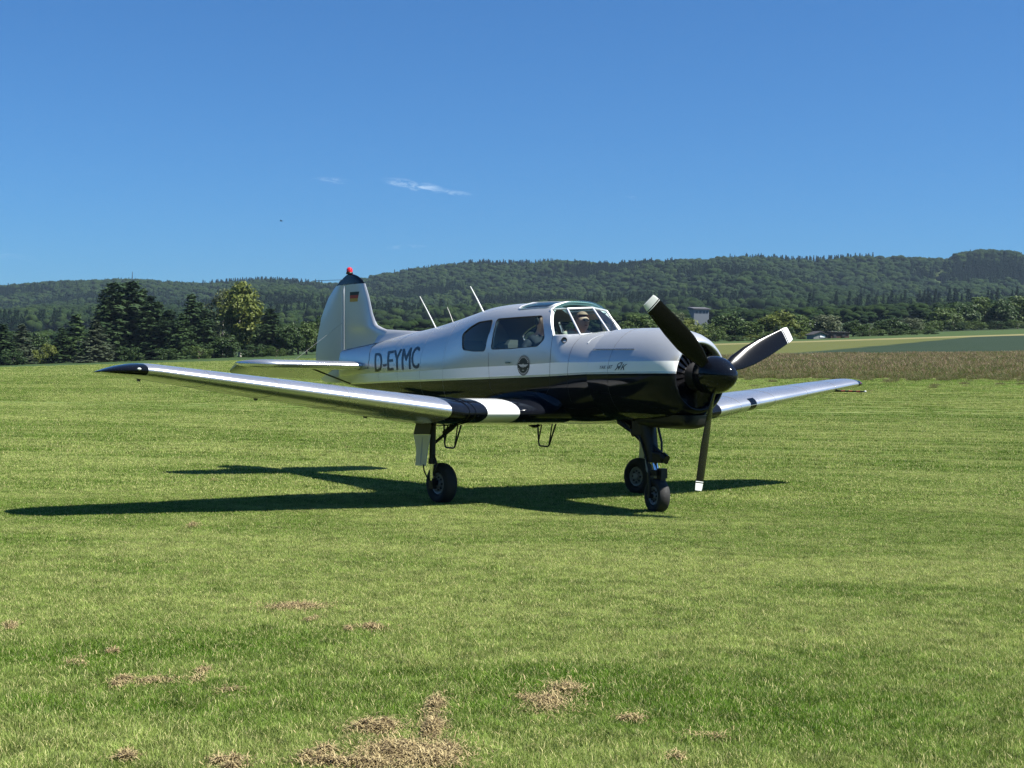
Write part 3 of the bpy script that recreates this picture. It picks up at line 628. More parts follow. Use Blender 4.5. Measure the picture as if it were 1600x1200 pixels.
def rounded(poly, r=.03, k=5):
    out=[]; n=len(poly)
    for i in range(n):
        p=Vector(poly[i]); a=Vector(poly[i-1])-p; b=Vector(poly[(i+1)%n])-p; ra=min(r,a.length*.4); rb=min(r,b.length*.4)
        A=p+a.normalized()*ra; B=p+b.normalized()*rb
        for j in range(k+1):
            q=j/k; out.append(tuple(A*(1-q)**2+p*2*q*(1-q)+B*q*q))
    return out
REARWIN=rounded([(-1.125,2.00),(-.975,2.083),(-.80,2.143),(-.47,2.163),(-.445,2.06),(-.49,1.778),(-.75,1.778),(-1.03,1.80)],.05)
DOORWIN=rounded([(-.385,2.172),(.04,2.182),(.50,2.19),(.60,2.06),(.668,1.915),(.56,1.828),(.075,1.806),(-.36,1.798)],.045)
SKYL=rounded([(-.10,-.40),(-.10,-.10),(.515,-.07),(.515,-.385)],.07)
def prism(poly, axis, a, b, mat):
    n=len(poly); m=MB()
    P=(lambda p,h:(p[0],h,p[1])) if axis=='y' else (lambda p,h:(p[0],p[1],h))
    m.add([P(p,a) for p in poly]+[P(p,b) for p in poly],[tuple(range(n)),tuple(range(2*n-1,n-1,-1))]+[(i,(i+1)%n,n+(i+1)%n,n+i) for i in range(n)])
    return m.build('cutter',mat,smooth=False)
xs=sorted(set([-4.95]+[round(-4.95+.15*i,3) for i in range(1,27)]+[round(-1.0+.06*i,3) for i in range(0,31)]+[.85,.9,.95,1.0,1.1,1.2,1.3,1.4]))
fm=MB(); fm.loft([fsec(x) for x in xs]); fuse=fm.build('fuselage',['body_paint'],sharp=180)
cav=MB(); cav.loft([fsec(x,48,.03,.03,1.22) for x in [-1.35,-1.1,-.8,-.4,0,.4,.6,.8,.9,1.0,1.12]]); cavo=cav.build('cutter',['liner'],sharp=180)
cut=[cavo]
for poly in (REARWIN,DOORWIN): cut+= [prism(poly,'y',-.9,-.2,'body_paint'),prism(poly,'y',.2,.9,'body_paint')]
for sg in (1,-1): cut.append(prism([(x,y*sg) for x,y in SKYL],'z',2.15,2.6,'body_paint'))
cut.append(prism([(.60,2.7),(.585,2.27),(.805,1.95),(1.0,1.962),(1.16,1.990),(1.3,2.7)],'y',-.9,.9,'body_paint'))
for c in cut:
    md=fuse.modifiers.new('b','BOOLEAN'); md.operation='DIFFERENCE'; md.object=c; md.solver='EXACT'; md.material_mode='TRANSFER'
me=evalmesh(fuse,'fuselage'); fuse.modifiers.clear(); old=fuse.data; fuse.data=me; bpy.data.meshes.remove(old)
for c in cut: bpy.data.objects.remove(c)
fuse.parent=PLANE; fuse['label']='silver over black fuselage with a pale band'
bm=bmesh.new(); bm.from_mesh(me)
for f in bm.faces: f.smooth=True
for e in bm.edges:
    if len(e.link_faces)==2 and e.calc_face_angle(0)>R(35): e.smooth=False
bm.to_mesh(me); bm.free()

def side(x, z, sg=-1, off=0.): return (x, sg*(sidey(x,z)+off), z)
def fill_patch(poly, mapf, step=.05):
    """triangulated polygon refined on a grid so that it can follow the curved skin"""
    bm=bmesh.new(); vs=[bm.verts.new((p[0],p[1],0)) for p in poly]; bm.faces.new(vs)
    bmesh.ops.triangulate(bm,faces=bm.faces)
    x0,x1=min(p[0] for p in poly),max(p[0] for p in poly); y0,y1=min(p[1] for p in poly),max(p[1] for p in poly)
    for ax,a,b in ((0,x0,x1),(1,y0,y1)):
        q=a+step
        while q<b:
            co=(q,0,0) if ax==0 else (0,q,0); no=(1,0,0) if ax==0 else (0,1,0)
            bmesh.ops.bisect_plane(bm,geom=bm.verts[:]+bm.edges[:]+bm.faces[:],plane_co=co,plane_no=no); q+=step
    bm.verts.index_update(); V=[mapf(v.co.x,v.co.y) for v in bm.verts]; F=[tuple(v.index for v in f.verts) for f in bm.faces]; bm.free(); return V,F
for sg in (-1,1):
    for nm,poly in (('rear_window',REARWIN),('door_window',DOORWIN)):
        V,F=fill_patch(poly,lambda x,z:side(x,z,sg,-.012)); w=MB().add(V,F).build(nm,'glass_dark' if nm=='rear_window' else 'glass',PLANE,sharp=180)
        MB().tube([side(x,z,sg,-.003) for x,z in poly+poly[:1]],.006,6,cap=False).build('window_seal','cabin_dark',w)
    poly=[(x,y*-sg) for x,y in SKYL]
    V,F=fill_patch(poly,lambda x,y:(x,y,roofz(x,y)-.004)); w=MB().add(V,F).build('roof_window','glass_green',PLANE,sharp=180)
    MB().tube([(x,y,roofz(x,y)+.003) for x,y in poly+poly[:1]],.008,6,cap=False).build('window_rim','frame_silver',w)
# windscreen: framework and flat panes
D0=(.575,-.418,2.262);D1=(.805,-.563,1.95);A0=(.725,-.300,2.272);A1=(1.0,-.325,1.966);C0=(.825,0,2.292);C1=(1.135,0,1.996)
mir=lambda p:(p[0],-p[1],p[2])
arc=[]
for i in range(17):
    y=-.418+.836*i/16; x=.585-.012*abs(y)/.418; arc.append((x,y,roofz(.585,y)))
def roofgrid():
    front=[]
    for i in range(17):
        y=-.300+.600*i/16; tt=abs(y)/.3; front.append((.825-.10*tt,y,2.292-.02*tt))
    rows=[]
    for j in range(7):
        q=j/6; rows.append([tuple(Vector(a)*(1-q)+Vector(b)*q+Vector((0,0,.045*4*q*(1-q)*(1-(abs(a[1])/.418)**2*.6)))) for a,b in zip(arc,front)])
    return rows
MB().loft(roofgrid(),cap=False,closed=False).build('roof_dome_glass','glass_green',PLANE,sharp=180)
fr=MB()
for a,b,r in ((D0,D1,.011),(A0,A1,.013),(D0,A0,.009),(A0,C0,.013),(A1,C1,.012),(D1,A1,.009)):
    fr.tube([a,b],r,8); fr.tube([mir(a),mir(b)],r,8)
fr.tube([C0,C1],.013,8); fr.tube(arc,.012,8)
fr.build('windscreen_frame','frame_silver',PLANE)
for q in ((D0,D1,A1,A0),(A0,A1,C1,C0)):
    for f in (lambda p:p, mir): MB().add([f(p) for p in q],[(0,1,2,3)]).build('windscreen_pane','glass',PLANE,smooth=False)
MB().tube([(1.15,.02,2.0),(1.06,.10,2.07),(1.02,.16,2.12)],.006,6).tube([(1.15,.02,2.0),(1.17,.0,1.995)],.01,6).build('wiper','black_satin',PLANE)
# cabin: floor, panel, seats
MB().box((-.1,0,1.235),(2.3,1.0,.03)).build('cabin_floor','cabin_dark',PLANE)
ip=MB(); ip.loft([[(1.0,-.42,1.62),(1.0,.42,1.62),(.99,.42,1.90),(.99,.30,1.93),(.99,-.30,1.93),(.99,-.42,1.90)],[(1.12,-.42,1.62),(1.12,.42,1.62),(1.12,.36,1.93),(1.12,.28,1.955),(1.12,-.28,1.955),(1.12,-.36,1.93)]])
for yy in (-.27,-.12,.12,.27):
    ip.lathe([(0,.055),(.012,.055),(.012,.045),(.004,.04)],(.99,yy,1.80),(-1,0,0),16)
ip.build('instrument_panel','cabin_dark',PLANE,smooth=False)
for yy in (-.28,.28):
    for xx in (.10,-.85):
        st=MB(); st.loft([[(xx-.24,yy-.20,1.36),(xx-.24,yy+.20,1.36),(xx-.24,yy+.20,1.47),(xx-.24,yy-.20,1.47)],[(xx+.25,yy-.21,1.36),(xx+.25,yy+.21,1.36),(xx+.25,yy+.21,1.50),(xx+.25,yy-.21,1.50)]])
        st.loft([[(xx-.26,yy-.2,1.44),(xx-.26,yy+.2,1.44),(xx-.16,yy+.2,1.44),(xx-.16,yy-.2,1.44)],[(xx-.36,yy-.19,1.86),(xx-.36,yy+.19,1.86),(xx-.29,yy+.19,1.86),(xx-.29,yy-.19,1.86)],[(xx-.37,yy-.13,1.92),(xx-.37,yy+.13,1.92),(xx-.32,yy+.13,1.92),(xx-.32,yy-.13,1.92)]])
        for q in (-.16,.16): st.box((xx,yy+q,1.305),(.42,.03,.12))
        st.build('seat','seat',PLANE,smooth=False)
# door edges, handle, small vent
def sideline(pts, name, mat, r=.003, sg=-1, off=.0005, parent=fuse):
    P=[]
    for (a,b),(c,d) in zip(pts,pts[1:]):
        k=max(2,int(math.hypot(c-a,d-b)/.04)); P+=[side(a+(c-a)*i/k,b+(d-b)*i/k,sg,off) for i in range(k)]
    P.append(side(*pts[-1],sg,off)); return MB().tube(P,r,5).build(name,mat,parent)
for sg in (-1,1):
    sideline([(.80,1.94),(.80,1.36),(.72,1.28),(-.28,1.26),(-.36,1.34),(-.41,1.76)],'door_edge','cabin_dark',.002,sg)
    hd=MB(); p=Vector(side(.03,1.637,sg)); hd.box(p+Vector((0,sg*.012,0)),(.10,.012,.016)); hd.box(p+Vector((-.045,sg*.004,0)),(.012,.02,.02)); hd.box(p+Vector((.045,sg*.004,0)),(.012,.02,.02))
    hd.build('door_handle','chrome',PLANE,smooth=False)
    sideline([(1.08,1.94),(1.08,1.20)],'panel_seam','cabin_dark',.0018,sg)
    sideline([(-3.9,1.86),(-3.84,1.68),(-3.86,1.56),(-4.22,1.535)],'fairing_seam','cabin_dark',.004,sg)
    sideline([(-4.86,1.826),(-3.84,1.922),(-3.83,1.90),(-3.9,1.86)],'fairing_seam','cabin_dark',.004,sg)
for sg in (-1,1):
    for x_ in (-1.5,-2.15,-2.85,-3.5): sideline([(x_,fus(x_)[0]-.06),(x_,fus(x_)[1]+.10)],'skin_joint','hub_grey',.0013,sg,.0)
p=Vector(side(.935,1.895)); v=MB(); v.lathe([(0,.018),(.02,.03),(.05,.034),(.05,.028),(.02,.02)],p+Vector((-.03,.01,0)),(.9,-.35,.1),14); v.build('air_vent','black_satin',PLANE)
# lettering and emblem on the skin
def glyph(body, size=1., bold=False, shear=0.):
    cu=bpy.data.curves.new('glyph','FONT'); cu.body=body; cu.size=size; cu.resolution_u=3; cu.shear=shear; cu.offset=0
    o=bpy.data.objects.new('glyph',cu); COL.objects.link(o); me=evalmesh(o); V=[tuple(v.co) for v in me.vertices]; F=[tuple(p.vertices) for p in me.polygons]
    bpy.data.objects.remove(o); bpy.data.meshes.remove(me); bpy.data.curves.remove(cu); return V,F
def put_glyph(V,F,mapf,name,mat,parent,step=None):
    bm=bmesh.new(); vs=[bm.verts.new((v[0],v[1],0)) for v in V]
    for f in F:
        try: bm.faces.new([vs[i] for i in f])
        except ValueError: pass
    bmesh.ops.dissolve_limit(bm,angle_limit=.01,verts=bm.verts,edges=bm.edges); bmesh.ops.triangulate(bm,faces=bm.faces)
    if step:
        xa=[v.co.x for v in bm.verts]; ya=[v.co.y for v in bm.verts]
        for ax,a,b in ((0,min(xa),max(xa)),(1,min(ya),max(ya))):
            q=a+step
            while q<b:
                bmesh.ops.bisect_plane(bm,geom=bm.verts[:]+bm.edges[:]+bm.faces[:],plane_co=(q,0,0) if ax==0 else (0,q,0),plane_no=(1,0,0) if ax==0 else (0,1,0)); q+=step
    bm.verts.index_update(); VV=[mapf(v.co.x,v.co.y) for v in bm.verts]; FF=[tuple(v.index for v in f.verts) for f in bm.faces]; bm.free()
    return MB().add(VV,FF).build(name,mat,parent,smooth=False)
widths=[('D',.0,.205),('-',.235,.32),('E',.355,.50),('Y',.51,.705),('M',.735,.95),('C',.98,1.155)]
x0,x1=-3.585,-2.17; tot=1.155
for sg in (-1,1):
    for ch,a,b in widths:
        V,F=glyph(ch); ax=min(v[0] for v in V); bx=max(v[0] for v in V); ay=0. if ch=='-' else min(v[1] for v in V); by=.73 if ch=='-' else max(v[1] for v in V)
        def mp(px,py,a=a,b=b,ax=ax,bx=bx,ay=ay,by=by,sg=sg):
            fx=(a+(px-ax)/(bx-ax)*(b-a))/tot; fy=(py-ay)/(by-ay)
            if sg>0: fx=1-fx
            zb=1.511+.052*fx; hh=.262+.035*fx; z=zb+fy*hh; x=x0+(x1-x0)*fx-.34*fy*hh*(.9)
            return side(x,z,sg,.0035)
        k_=len(V); F=F+[tuple(i+k_ for i in f) for f in F]; V=[(v[0]-.016,v[1],0) for v in V]+[(v[0]+.016,v[1],0) for v in V]
        put_glyph(V,F,mp,'letter','ink',fuse,.12)
# round emblem
def disc(r0,r1,a0=0,a1=2*math.pi,n=48):
    V=[];F=[]
    for i in range(n+1):
        a=a0+(a1-a0)*i/n; V+=[(r0*math.cos(a),r0*math.sin(a)),(r1*math.cos(a),r1*math.sin(a))]
    for i in range(n): F.append((2*i,2*i+1,2*i+3,2*i+2))
    return V,F
for sg in (-1,1):
    ec=(.322,1.607); E=lambda off:(lambda a,b:side(ec[0]+a*(-sg),ec[1]+b,sg,off))
    V,F=disc(.0,.119); em=MB().add([E(.003)(*p) for p in V],F).build('emblem','ink',fuse,smooth=False)
    mk=MB()
    for k in range(30):
        if k in (0,1,14,15,16,29): continue
        a=2*math.pi*k/30; V,F=disc(.088,.106,a-.06,a+.06,2); mk.add([E(.005)(*p) for p in V],F)
    V,F=disc(.1135,.1165); mk.add([E(.005)(*p) for p in V],F)
    for q in (-1,1):
        w=[(q*.012,-.004),(q*.030,-.022),(q*.055,-.012),(q*.098,.012),(q*.06,.012),(q*.012,.010)]; mk.add([E(.0055)(*p) for p in w],[tuple(range(6))])
    sh=[(-.014,.018),(-.016,-.008),(0,-.034),(.016,-.008),(.014,.018)]; mk.add([E(.007)(*p) for p in sh],[tuple(range(5))])
    mk.add([E(.0055)(*p) for p in [(-.02,-.052),(-.02,-.060),(.02,-.060),(.02,-.052)]],[(0,1,2,3)])
    o=mk.build('emblem_marks','emblem_light',PLANE,smooth=False)

# ------------------------------------------------------------------ cowling, engine, propeller
ZC=1.512
prof=[(1.36,.505),(1.365,.522),(1.5,.525),(1.8,.527),(2.1,.524),(2.25,.515),(2.38,.496),(2.48,.470),(2.55,.440),(2.60,.405),(2.625,.378),(2.632,.362),(2.625,.350),(2.59,.346),(2.45,.352),(2.40,.40)]
cw=MB(); cw.lathe(prof,(0,0,ZC),(1,0,0),72); cowl=cw.build('cowling','body_paint',PLANE,sharp=60)
cowl['label']='round silver and black engine cowling'
en=MB(); en.lathe([(2.30,.0),(2.30,.40)],(0,0,ZC),(1,0,0),40); en.lathe([(2.30,.17),(2.52,.16),(2.60,.12),(2.70,.10)],(0,0,ZC),(1,0,0),28)
engine=en.build('engine','dark_metal',PLANE)
for k in range(24):
    a=2*math.pi*k/24; v=MB(); u_=Vector((0,math.cos(a),math.sin(a))); t_=Vector((0,-math.sin(a),math.cos(a))); vs=[]
    for rr,ww in ((.155,.016),(.343,.038)):
        for e in (-1,1):
            for d in (0,.004): vs.append(Vector((2.545+d+e*ww*.35,0,ZC))+u_*rr+t_*ww*e)
    v.add(vs,[(0,2,6,4),(1,5,7,3),(0,4,5,1),(2,3,7,6),(0,1,3,2),(4,6,7,5)]); v.build('cooling_shutter','blade_black',engine,smooth=False)
# cowl seams: raised side strip and rear edge
for sg in (-1,1):
    a=R(52); P=[(x,sg*(.529)*math.cos(a*.62),ZC+.529*math.sin(a*.62)) for x in [1.37+.1*i for i in range(8)]]
    MB().tube(P,.006,6).build('cowl_seam','silver',cowl)
    sideline([(1.255,1.865),(1.262,1.90),(1.285,1.935),(1.33,1.965)],'cowl_lip','frame_silver',.007,sg,.003,cowl)
for x_,r_ in ((1.72,.5275),):
    MB().tube([(x_,r_*math.cos(2*math.pi*i/48),ZC+r_*math.sin(2*math.pi*i/48)) for i in range(49)],.0016,4,cap=False).build('cowl_joint','cabin_dark',cowl)
# lettering on the cowl
def cowlpt(x,z,sg=-1,off=.003):
    r=interp(prof[1:13],x)+off; return (x,sg*math.sqrt(max(r*r-(z-ZC)**2,1e-6)),z)
for body,xa,xb,zb,hh,sh in (('YAK 18T',1.585,1.80,1.572,.038,.25),('Як',1.84,2.03,1.560,.085,.45)):
    V,F=glyph(body,shear=sh); ax=min(v[0] for v in V); bx=max(v[0] for v in V); ay=min(v[1] for v in V); by=max(v[1] for v in V)
    put_glyph(V,F,lambda px,py:cowlpt(xa+(px-ax)/(bx-ax)*(xb-xa),zb+.006*(px-ax)/(bx-ax)+(py-ay)/(by-ay)*hh),'lettering','ink',cowl,.2)['kind']='stuff'
# oil cooler scoop below the cowl
sc_=MB(); secs=[]
for x,zb,w in ((1.62,1.00,.10),(1.80,.955,.19),(2.05,.938,.225),(2.35,.936,.23),(2.52,.945,.225),(2.585,.965,.21),(2.60,1.0,.19)):
    secs.append([(x,w*math.sin(R(q)),max(ZC-.52+.10,0)+.0-( (ZC-.42)-zb)*(abs(math.cos(R(q)))**.55 if abs(q)<90 else 0)) for q in range(-90,91,10)])
sc_.loft(secs,cap=True); 
sc_.build('oil_cooler_scoop','black_satin',PLANE,sharp=50)
# spinner and blades
HUB=Vector((2.832,0,1.527)); AXT=Vector((math.cos(-.0395),0,math.sin(-.0395))); UPT=Vector((math.sin(.0395),0,math.cos(.0395)))
pr=MB(); pr.lathe([(-.13,.16),(-.13,.196),(-.04,.202),(.04,.198),(.10,.184),(.16,.160),(.22,.122),(.265,.082),(.29,.045),(.298,.0)],HUB,AXT,40)
prop=pr.build('propeller','black_gloss',PLANE,sharp=50)
def blade_mesh():
    m=MB(); secs=[]; T=[(.15,.052,62,.05),(.24,.068,50,.035),(.36,.096,38,.026),(.55,.113,30,.021),(.78,.112,25,.016),(1.0,.099,21,.012),(1.10,.092,20,.010),(1.13,.0895,19.6,.0095),(1.138,.089,19.5,.0095),(1.15,.088,19.4,.0093),(1.20,.082,19,.009),(1.227,.074,18.8,.007)]
    for r,hw,be,th in T:
        b_=R(be); sec=[]
        for k in range(20):
            a=2*math.pi*k/20; c=math.cos(a)*hw; q=math.sin(a)*th*(1 if math.sin(a)>0 else .35)*(1-.35*math.cos(a))
            # blade along +Z; chord in the Y/X plane; +c is the leading edge
            sec.append((c*math.sin(b_)+q*math.cos(b_), c*math.cos(b_)-q*math.sin(b_), r))
        secs.append(sec)
    n=20; mi=[]
    for i in range(len(T)-1): mi+=[1 if (T[i][0]>=1.15 or 1.13<=T[i][0]<1.138) else 0]*n
    mi+=[0,1]; m.loft(secs,mi); return m.mesh('blade',['blade_black','white_gloss'],sharp=60)
bmsh=blade_mesh()
for k in range(3):
    a=2.4929-k*2*math.pi/3; d=(Vector((0,1,0))*math.cos(a)+UPT*math.sin(a)); e=AXT.cross(d) # e: direction of +Y of the blade frame (toward port at top)
    o=link('blade',bmsh,prop); e=d.cross(AXT)
    o.matrix_world=Matrix(((AXT.x,e.x,d.x,HUB.x),(AXT.y,e.y,d.y,HUB.y),(AXT.z,e.z,d.z,HUB.z),(0,0,0,1)))

# ------------------------------------------------------------------ wings
DIH=.118
def wsec(y):
    ay=abs(y); d=max(0,ay-1.85)
    xl=.935-.155*max(0,ay-2.03); ch=2.02-.325*max(0,ay-2.03); tc=.158; zc=1.068+DIH*d
    if ay>5.1:
        q=min(1,(ay-5.1)/.49); k=math.sqrt(max(0,1-q**3.0)); xm=xl-ch*.46; xl=xm+(xl-xm)*(.16+.84*k)+.0; ch=ch*(.16+.84*k); tc=tc*(.35+.65*k); zc-=.06*q*q
    return xl,ch,tc,zc
def airfoil(n=22):
    up=[];lo=[]
    for i in range(n+1):
        x=.5*(1-math.cos(math.pi*i/n)); t=5*(.2969*math.sqrt(x)-.126*x-.3516*x*x+.2843*x**3-.1026*x**4); cam_=.055*(x*(1-x))*4*.45
        up.append((x,t+cam_/.158*.45)); lo.append((x,-t*.86+cam_/.158*.25))
    return up,lo
UPA,LOA=airfoil()
def wpoint(y, sg, i, upper, off=0.):
    xl,ch,tc,zc=wsec(y); x,t=(UPA if upper else LOA)[i]
    return (xl-x*ch, sg*y, zc+t*tc*ch+ (-.045*x*ch) + off*(1 if upper else -1))
def wring(y, sg):
    n=len(UPA)-1
    return [wpoint(y,sg,i,True) for i in range(n,-1,-1)]+[wpoint(y,sg,i,False) for i in range(1,n)]
def build_wing(sg):
    ys=[.30,.6,.85,1.118,1.3,1.558,1.7,1.85,2.035]+[2.035+.38*i for i in range(1,8)]+[4.9,5.1,5.18,5.25,5.32,5.38,5.45,5.5,5.54,5.57,5.588]
    ys=sorted(set(round(y,3) for y in ys)); n=len(UPA)-1; k=2*n; m=MB(); mi=[]
    for a,b in zip(ys,ys[1:]):
        c=(a+b)/2
        for j in range(k):
            upper=j<n; near_le=abs(j-n+.5)<4.5; le_low=n<=j<n+4
            if c<1.118: mi.append(1)
            elif c<1.558: mi.append(2)
            elif c<2.035: mi.append(1)
            elif c>5.25 and (upper or le_low) : mi.append(1)
            else: mi.append(0)
    m.loft([wring(y,sg) for y in ys],mi+[0,1])
    w=m.build('wing',['silver_wing','black_gloss','white_gloss'],PLANE,sharp=50)
    # aileron: a slightly proud skin on the rear quarter, and its hinge brackets
    def skin(y0,y1,i0,i1,off,name,mat,upper=(True,False)):
        q=MB()
        for up in upper:
            rows=[[wpoint(y0+(y1-y0)*j/8,sg,i,up,off) for i in range(i0,i1+1)] for j in range(9)]; q.loft(rows,cap=False,closed=False)
        return q.build(name,mat,w,sharp=180)
    skin(3.25,5.05,16,22,.004,'aileron','silver_wing'); skin(.70,3.20,16,22,.004,'flap','silver_wing',(False,))
    for y in (1.95,3.5,4.95):
        p=Vector(wpoint(y,sg,19,False)); h=MB(); h.loft([[(p.x+.05,p.y-.008,p.z+.01),(p.x+.05,p.y+.008,p.z+.01),(p.x-.06,p.y+.008,p.z+.01),(p.x-.06,p.y-.008,p.z+.01)],[(p.x+.01,p.y-.005,p.z-.03),(p.x+.01,p.y+.005,p.z-.03),(p.x-.05,p.y+.005,p.z-.03),(p.x-.05,p.y-.005,p.z-.03)]])
        h.build('hinge_bracket','dark_metal',w,smooth=False)
    for y in (1.72,1.80): 
        P=[wpoint(y,sg,i,True,.002) for i in range(18,-1,-1)]+[wpoint(y,sg,i,False,.002) for i in range(1,10)]; MB().tube(P,.006,5).build('joint_strip','black_gloss',w)
    for y in (2.45,3.2,3.95,4.65):
        MB().tube([wpoint(y,sg,i,True,.0005) for i in range(20,-1,-1)]+[wpoint(y,sg,i,False,.0005) for i in range(1,21)],.0022,4).build('skin_joint','hub_grey',w)
    if sg>0: skin(2.66,2.79,0,3,.003,'landing_light','glass_cover'); 
    xl,ch,tc,zc=wsec(5.32); nl=MB(); nl.ell((xl-.02,sg*5.33,zc+.012),(.03,.02,.014) if sg<0 else (.018,.012,.009),10,6); nl.build('navigation_light','lens' if sg<0 else 'beacon_red',w)
    if sg>0:
        xl,ch,tc,zc=wsec(4.72); y=4.72
        pt=MB(); pt.tube([(xl-.25,y,zc-.04),(xl-.05,y,zc-.045),(xl+.05,y,zc-.045)],.013,8); pt.build('pitot_tube','black_satin',w)
        for i in range(6): MB().tube([(xl+.05+.065*i,y,zc-.045),(xl+.05+.065*(i+1),y,zc-.045)],.012-.0006*i,8,0).build('pitot_band',['pitot_red','black_satin'][i%2],w)
        MB().ell((xl+.46,y,zc-.045),(.02,.014,.014),8,6).build('pitot_tip','white_gloss',w)
    return w
build_wing(-1); build_wing(1)
# wing root fillet
for sg in (-1,1):
    m=MB(); rows=[]
    for i in range(0,20,1):
        x,z=wpoint(.62,sg,i,True)[0],wpoint(.62,sg,i,True)[2]; xx=min(x,1.0); yb=sidey(xx,z+.12)
        a=(x,sg*(yb-.02),z+.10); b=(x,sg*(yb+.10),z+.012); c=(x,sg*(yb+.26),wpoint(yb+.26,sg,i,True)[2]-.004)
        rows.append([a,(x,sg*(yb+.03),z+.045),b,c])
    m.loft(rows,cap=False,closed=False); m.build('wing_fillet','black_gloss',PLANE,sharp=180)

# ------------------------------------------------------------------ tail
def slab(name, secs, mat, parent, axis):
    """secs: (position along span, leading x, trailing x, thickness, other) -> symmetric aerofoil slab"""
    m=MB(); S=[]
    for (h,xa,xb,th,o) in secs:
        ring=[]; n=12; ch=xa-xb
        P=[]
        for i in range(n+1):
            x=.5*(1-math.cos(math.pi*i/n)); t=5*(.2969*math.sqrt(x)-.126*x-.3516*x*x+.2843*x**3-.1036*x**4); P.append((x,t))
        for x,t in P[::-1]+[(x,-t) for x,t in P[1:-1]]:
            q=(xa-x*ch, t*th); ring.append((q[0],q[1],h) if axis=='z' else (q[0],h,o+q[1]))
        S.append(ring)
    m.loft(S); return m.build(name,mat,parent,sharp=60)
def finLE(z): return interp([(1.75,-3.6),(2.0,-3.45),(2.10,-3.62),(2.137,-3.80),(2.186,-3.96),(2.25,-4.03),(2.354,-4.105),(2.617,-4.22),(2.80,-4.33),(2.86,-4.41),(2.91,-4.51),(2.945,-4.63),(2.962,-4.74)],z)
def finTE(z): return interp([(1.34,-5.43),(1.40,-5.60),(1.50,-5.68),(1.75,-5.765),(2.03,-5.715),(2.1,-5.68),(2.325,-5.61),(2.47,-5.51),(2.62,-5.40),(2.77,-5.21),(2.80,-5.155),(2.84,-5.08),(2.88,-5.01),(2.92,-4.93),(2.945,-4.87),(2.962,-4.80)],z)
HNG=lambda z:-4.885-.036*(z-1.75)
zs=[1.78,1.9,2.0,2.1,2.137,2.186,2.25,2.354,2.5,2.617,2.72,2.80]
fin=slab('fin',[(z,finLE(z),HNG(z)+.006,.10-.03*(z-1.78),0) for z in zs],'fin_grey',PLANE,'z')
zt2=[2.80,2.83,2.86,2.89,2.915,2.935,2.95,2.960]
slab('fin_tip',[(z,finLE(z),finTE(z),.055*(1-((z-2.8)/.17)**2*.8),0) for z in zt2],'black_gloss',fin,'z')
rud=slab('rudder',[(z,HNG(z)-.008,finTE(z),.075-.02*max(0,z-1.8),0) for z in [1.345,1.40,1.5,1.62,1.75,1.9,2.03,2.2,2.325,2.47,2.55,2.62,2.70,2.75,2.795]],'fin_grey',fin,'z')
MB().tube([(HNG(z),-.052+.014*(z-1.8),z) for z in (1.8,2.2,2.6,2.78)],.006,6).build('hinge_line','frame_silver',fin)
# dorsal fillet
do=MB(); rows=[]
for i in range(15):
    q=i/14; x=-2.62-1.25*q; zt=interp([(-3.87,2.125),(-3.6,2.113),(-3.1,2.088),(-2.78,2.075),(-2.62,2.085)],x); zb=fus(x)[0]; w=.018+.03*q
    zt=max(zt,zb+.004); rows.append([(x,-w*2.2,zb-.03),(x,-w,zb+(zt-zb)*.45),(x,-w*.35,zt-.006),(x,0,zt),(x,w*.35,zt-.006),(x,w,zb+(zt-zb)*.45),(x,w*2.2,zb-.03)])
do.loft(rows,cap=False,closed=False); do.build('dorsal_fin','fin_grey',PLANE,sharp=180)
bc=MB(); bc.lathe([(0,.05),(.02,.052),(.03,.045)],(-4.78,0,2.955),(0,0,1),16,cap=True); beac=bc.build('beacon_base','black_satin',PLANE)
MB().lathe([(.028,.045),(.06,.048),(.085,.040),(.10,.022),(.105,0)],(-4.78,0,2.955),(0,0,1),16).build('beacon_lens','beacon_red',beac)
for k,mt in enumerate(('ink','flag_red','flag_gold')):
    z1=2.684-.048*k; z0=z1-.048
    for sg in (-1,1): MB().add([(-4.68,sg*.0455,z0),(-4.425,sg*.036,z0),(-4.425,sg*.036,z1),(-4.68,sg*.0455,z1)],[(0,1,2,3)]).build('flag_stripe',mt,fin,smooth=False)
MB().tube([(-4.62,0,2.87),(-5.85,-.02,2.905)],.0035,5).build('aerial_wire','dark_metal',fin)
for sg in (-1,1):
    def hsec(y):
        q=max(0,(y-1.45)/.34); k=math.sqrt(max(0,1-min(q,1)**2.4)); xl=-4.02-.28*(y/1.78); xh=-4.87
        return xh+(xl-xh)*(.12+.88*k), k
    ysx=[.05,.3,.6,.9,1.2,1.45,1.55,1.63,1.70,1.75,1.775,1.787]
    tp=slab('tailplane',[(sg*y,hsec(y)[0],-4.87,.125*(.3+.7*hsec(y)[1]),1.597) for y in ysx],'silver_wing',PLANE,'y')
    e=MB(); S=[]
    for y in [.16,.3,.6,.9,1.2,1.45,1.58,1.66,1.72,1.75]:
        k=hsec(y)[1]; c=(.52-.06*y)*(.2+.8*k); th=.036*(.4+.6*k); dr=R(24); ring=[]
        for a,b in ((0,1),(.25,.95),(.6,.5),(1,.03),(1,-.03),(.6,-.5),(.25,-.95),(0,-1)):
            px,pz=-a*c,b*th; ring.append((-4.878+px*math.cos(dr)-pz*math.sin(dr)*0,sg*y,1.597+px*math.sin(dr)+pz))
        S.append(ring)
    e.loft(S); e.build('elevator','silver_wing',tp,sharp=50)
    MB().tube([(-4.90,sg*.03,2.24),(-4.62,sg*1.02,1.625)],.0018,5).build('bracing_wire','hub_grey',PLANE)
    MB().tube([(-4.62,sg*.78,1.575),(-4.60,sg*.06,1.335)],.012,6).build('bracing_strut','dark_metal',PLANE)
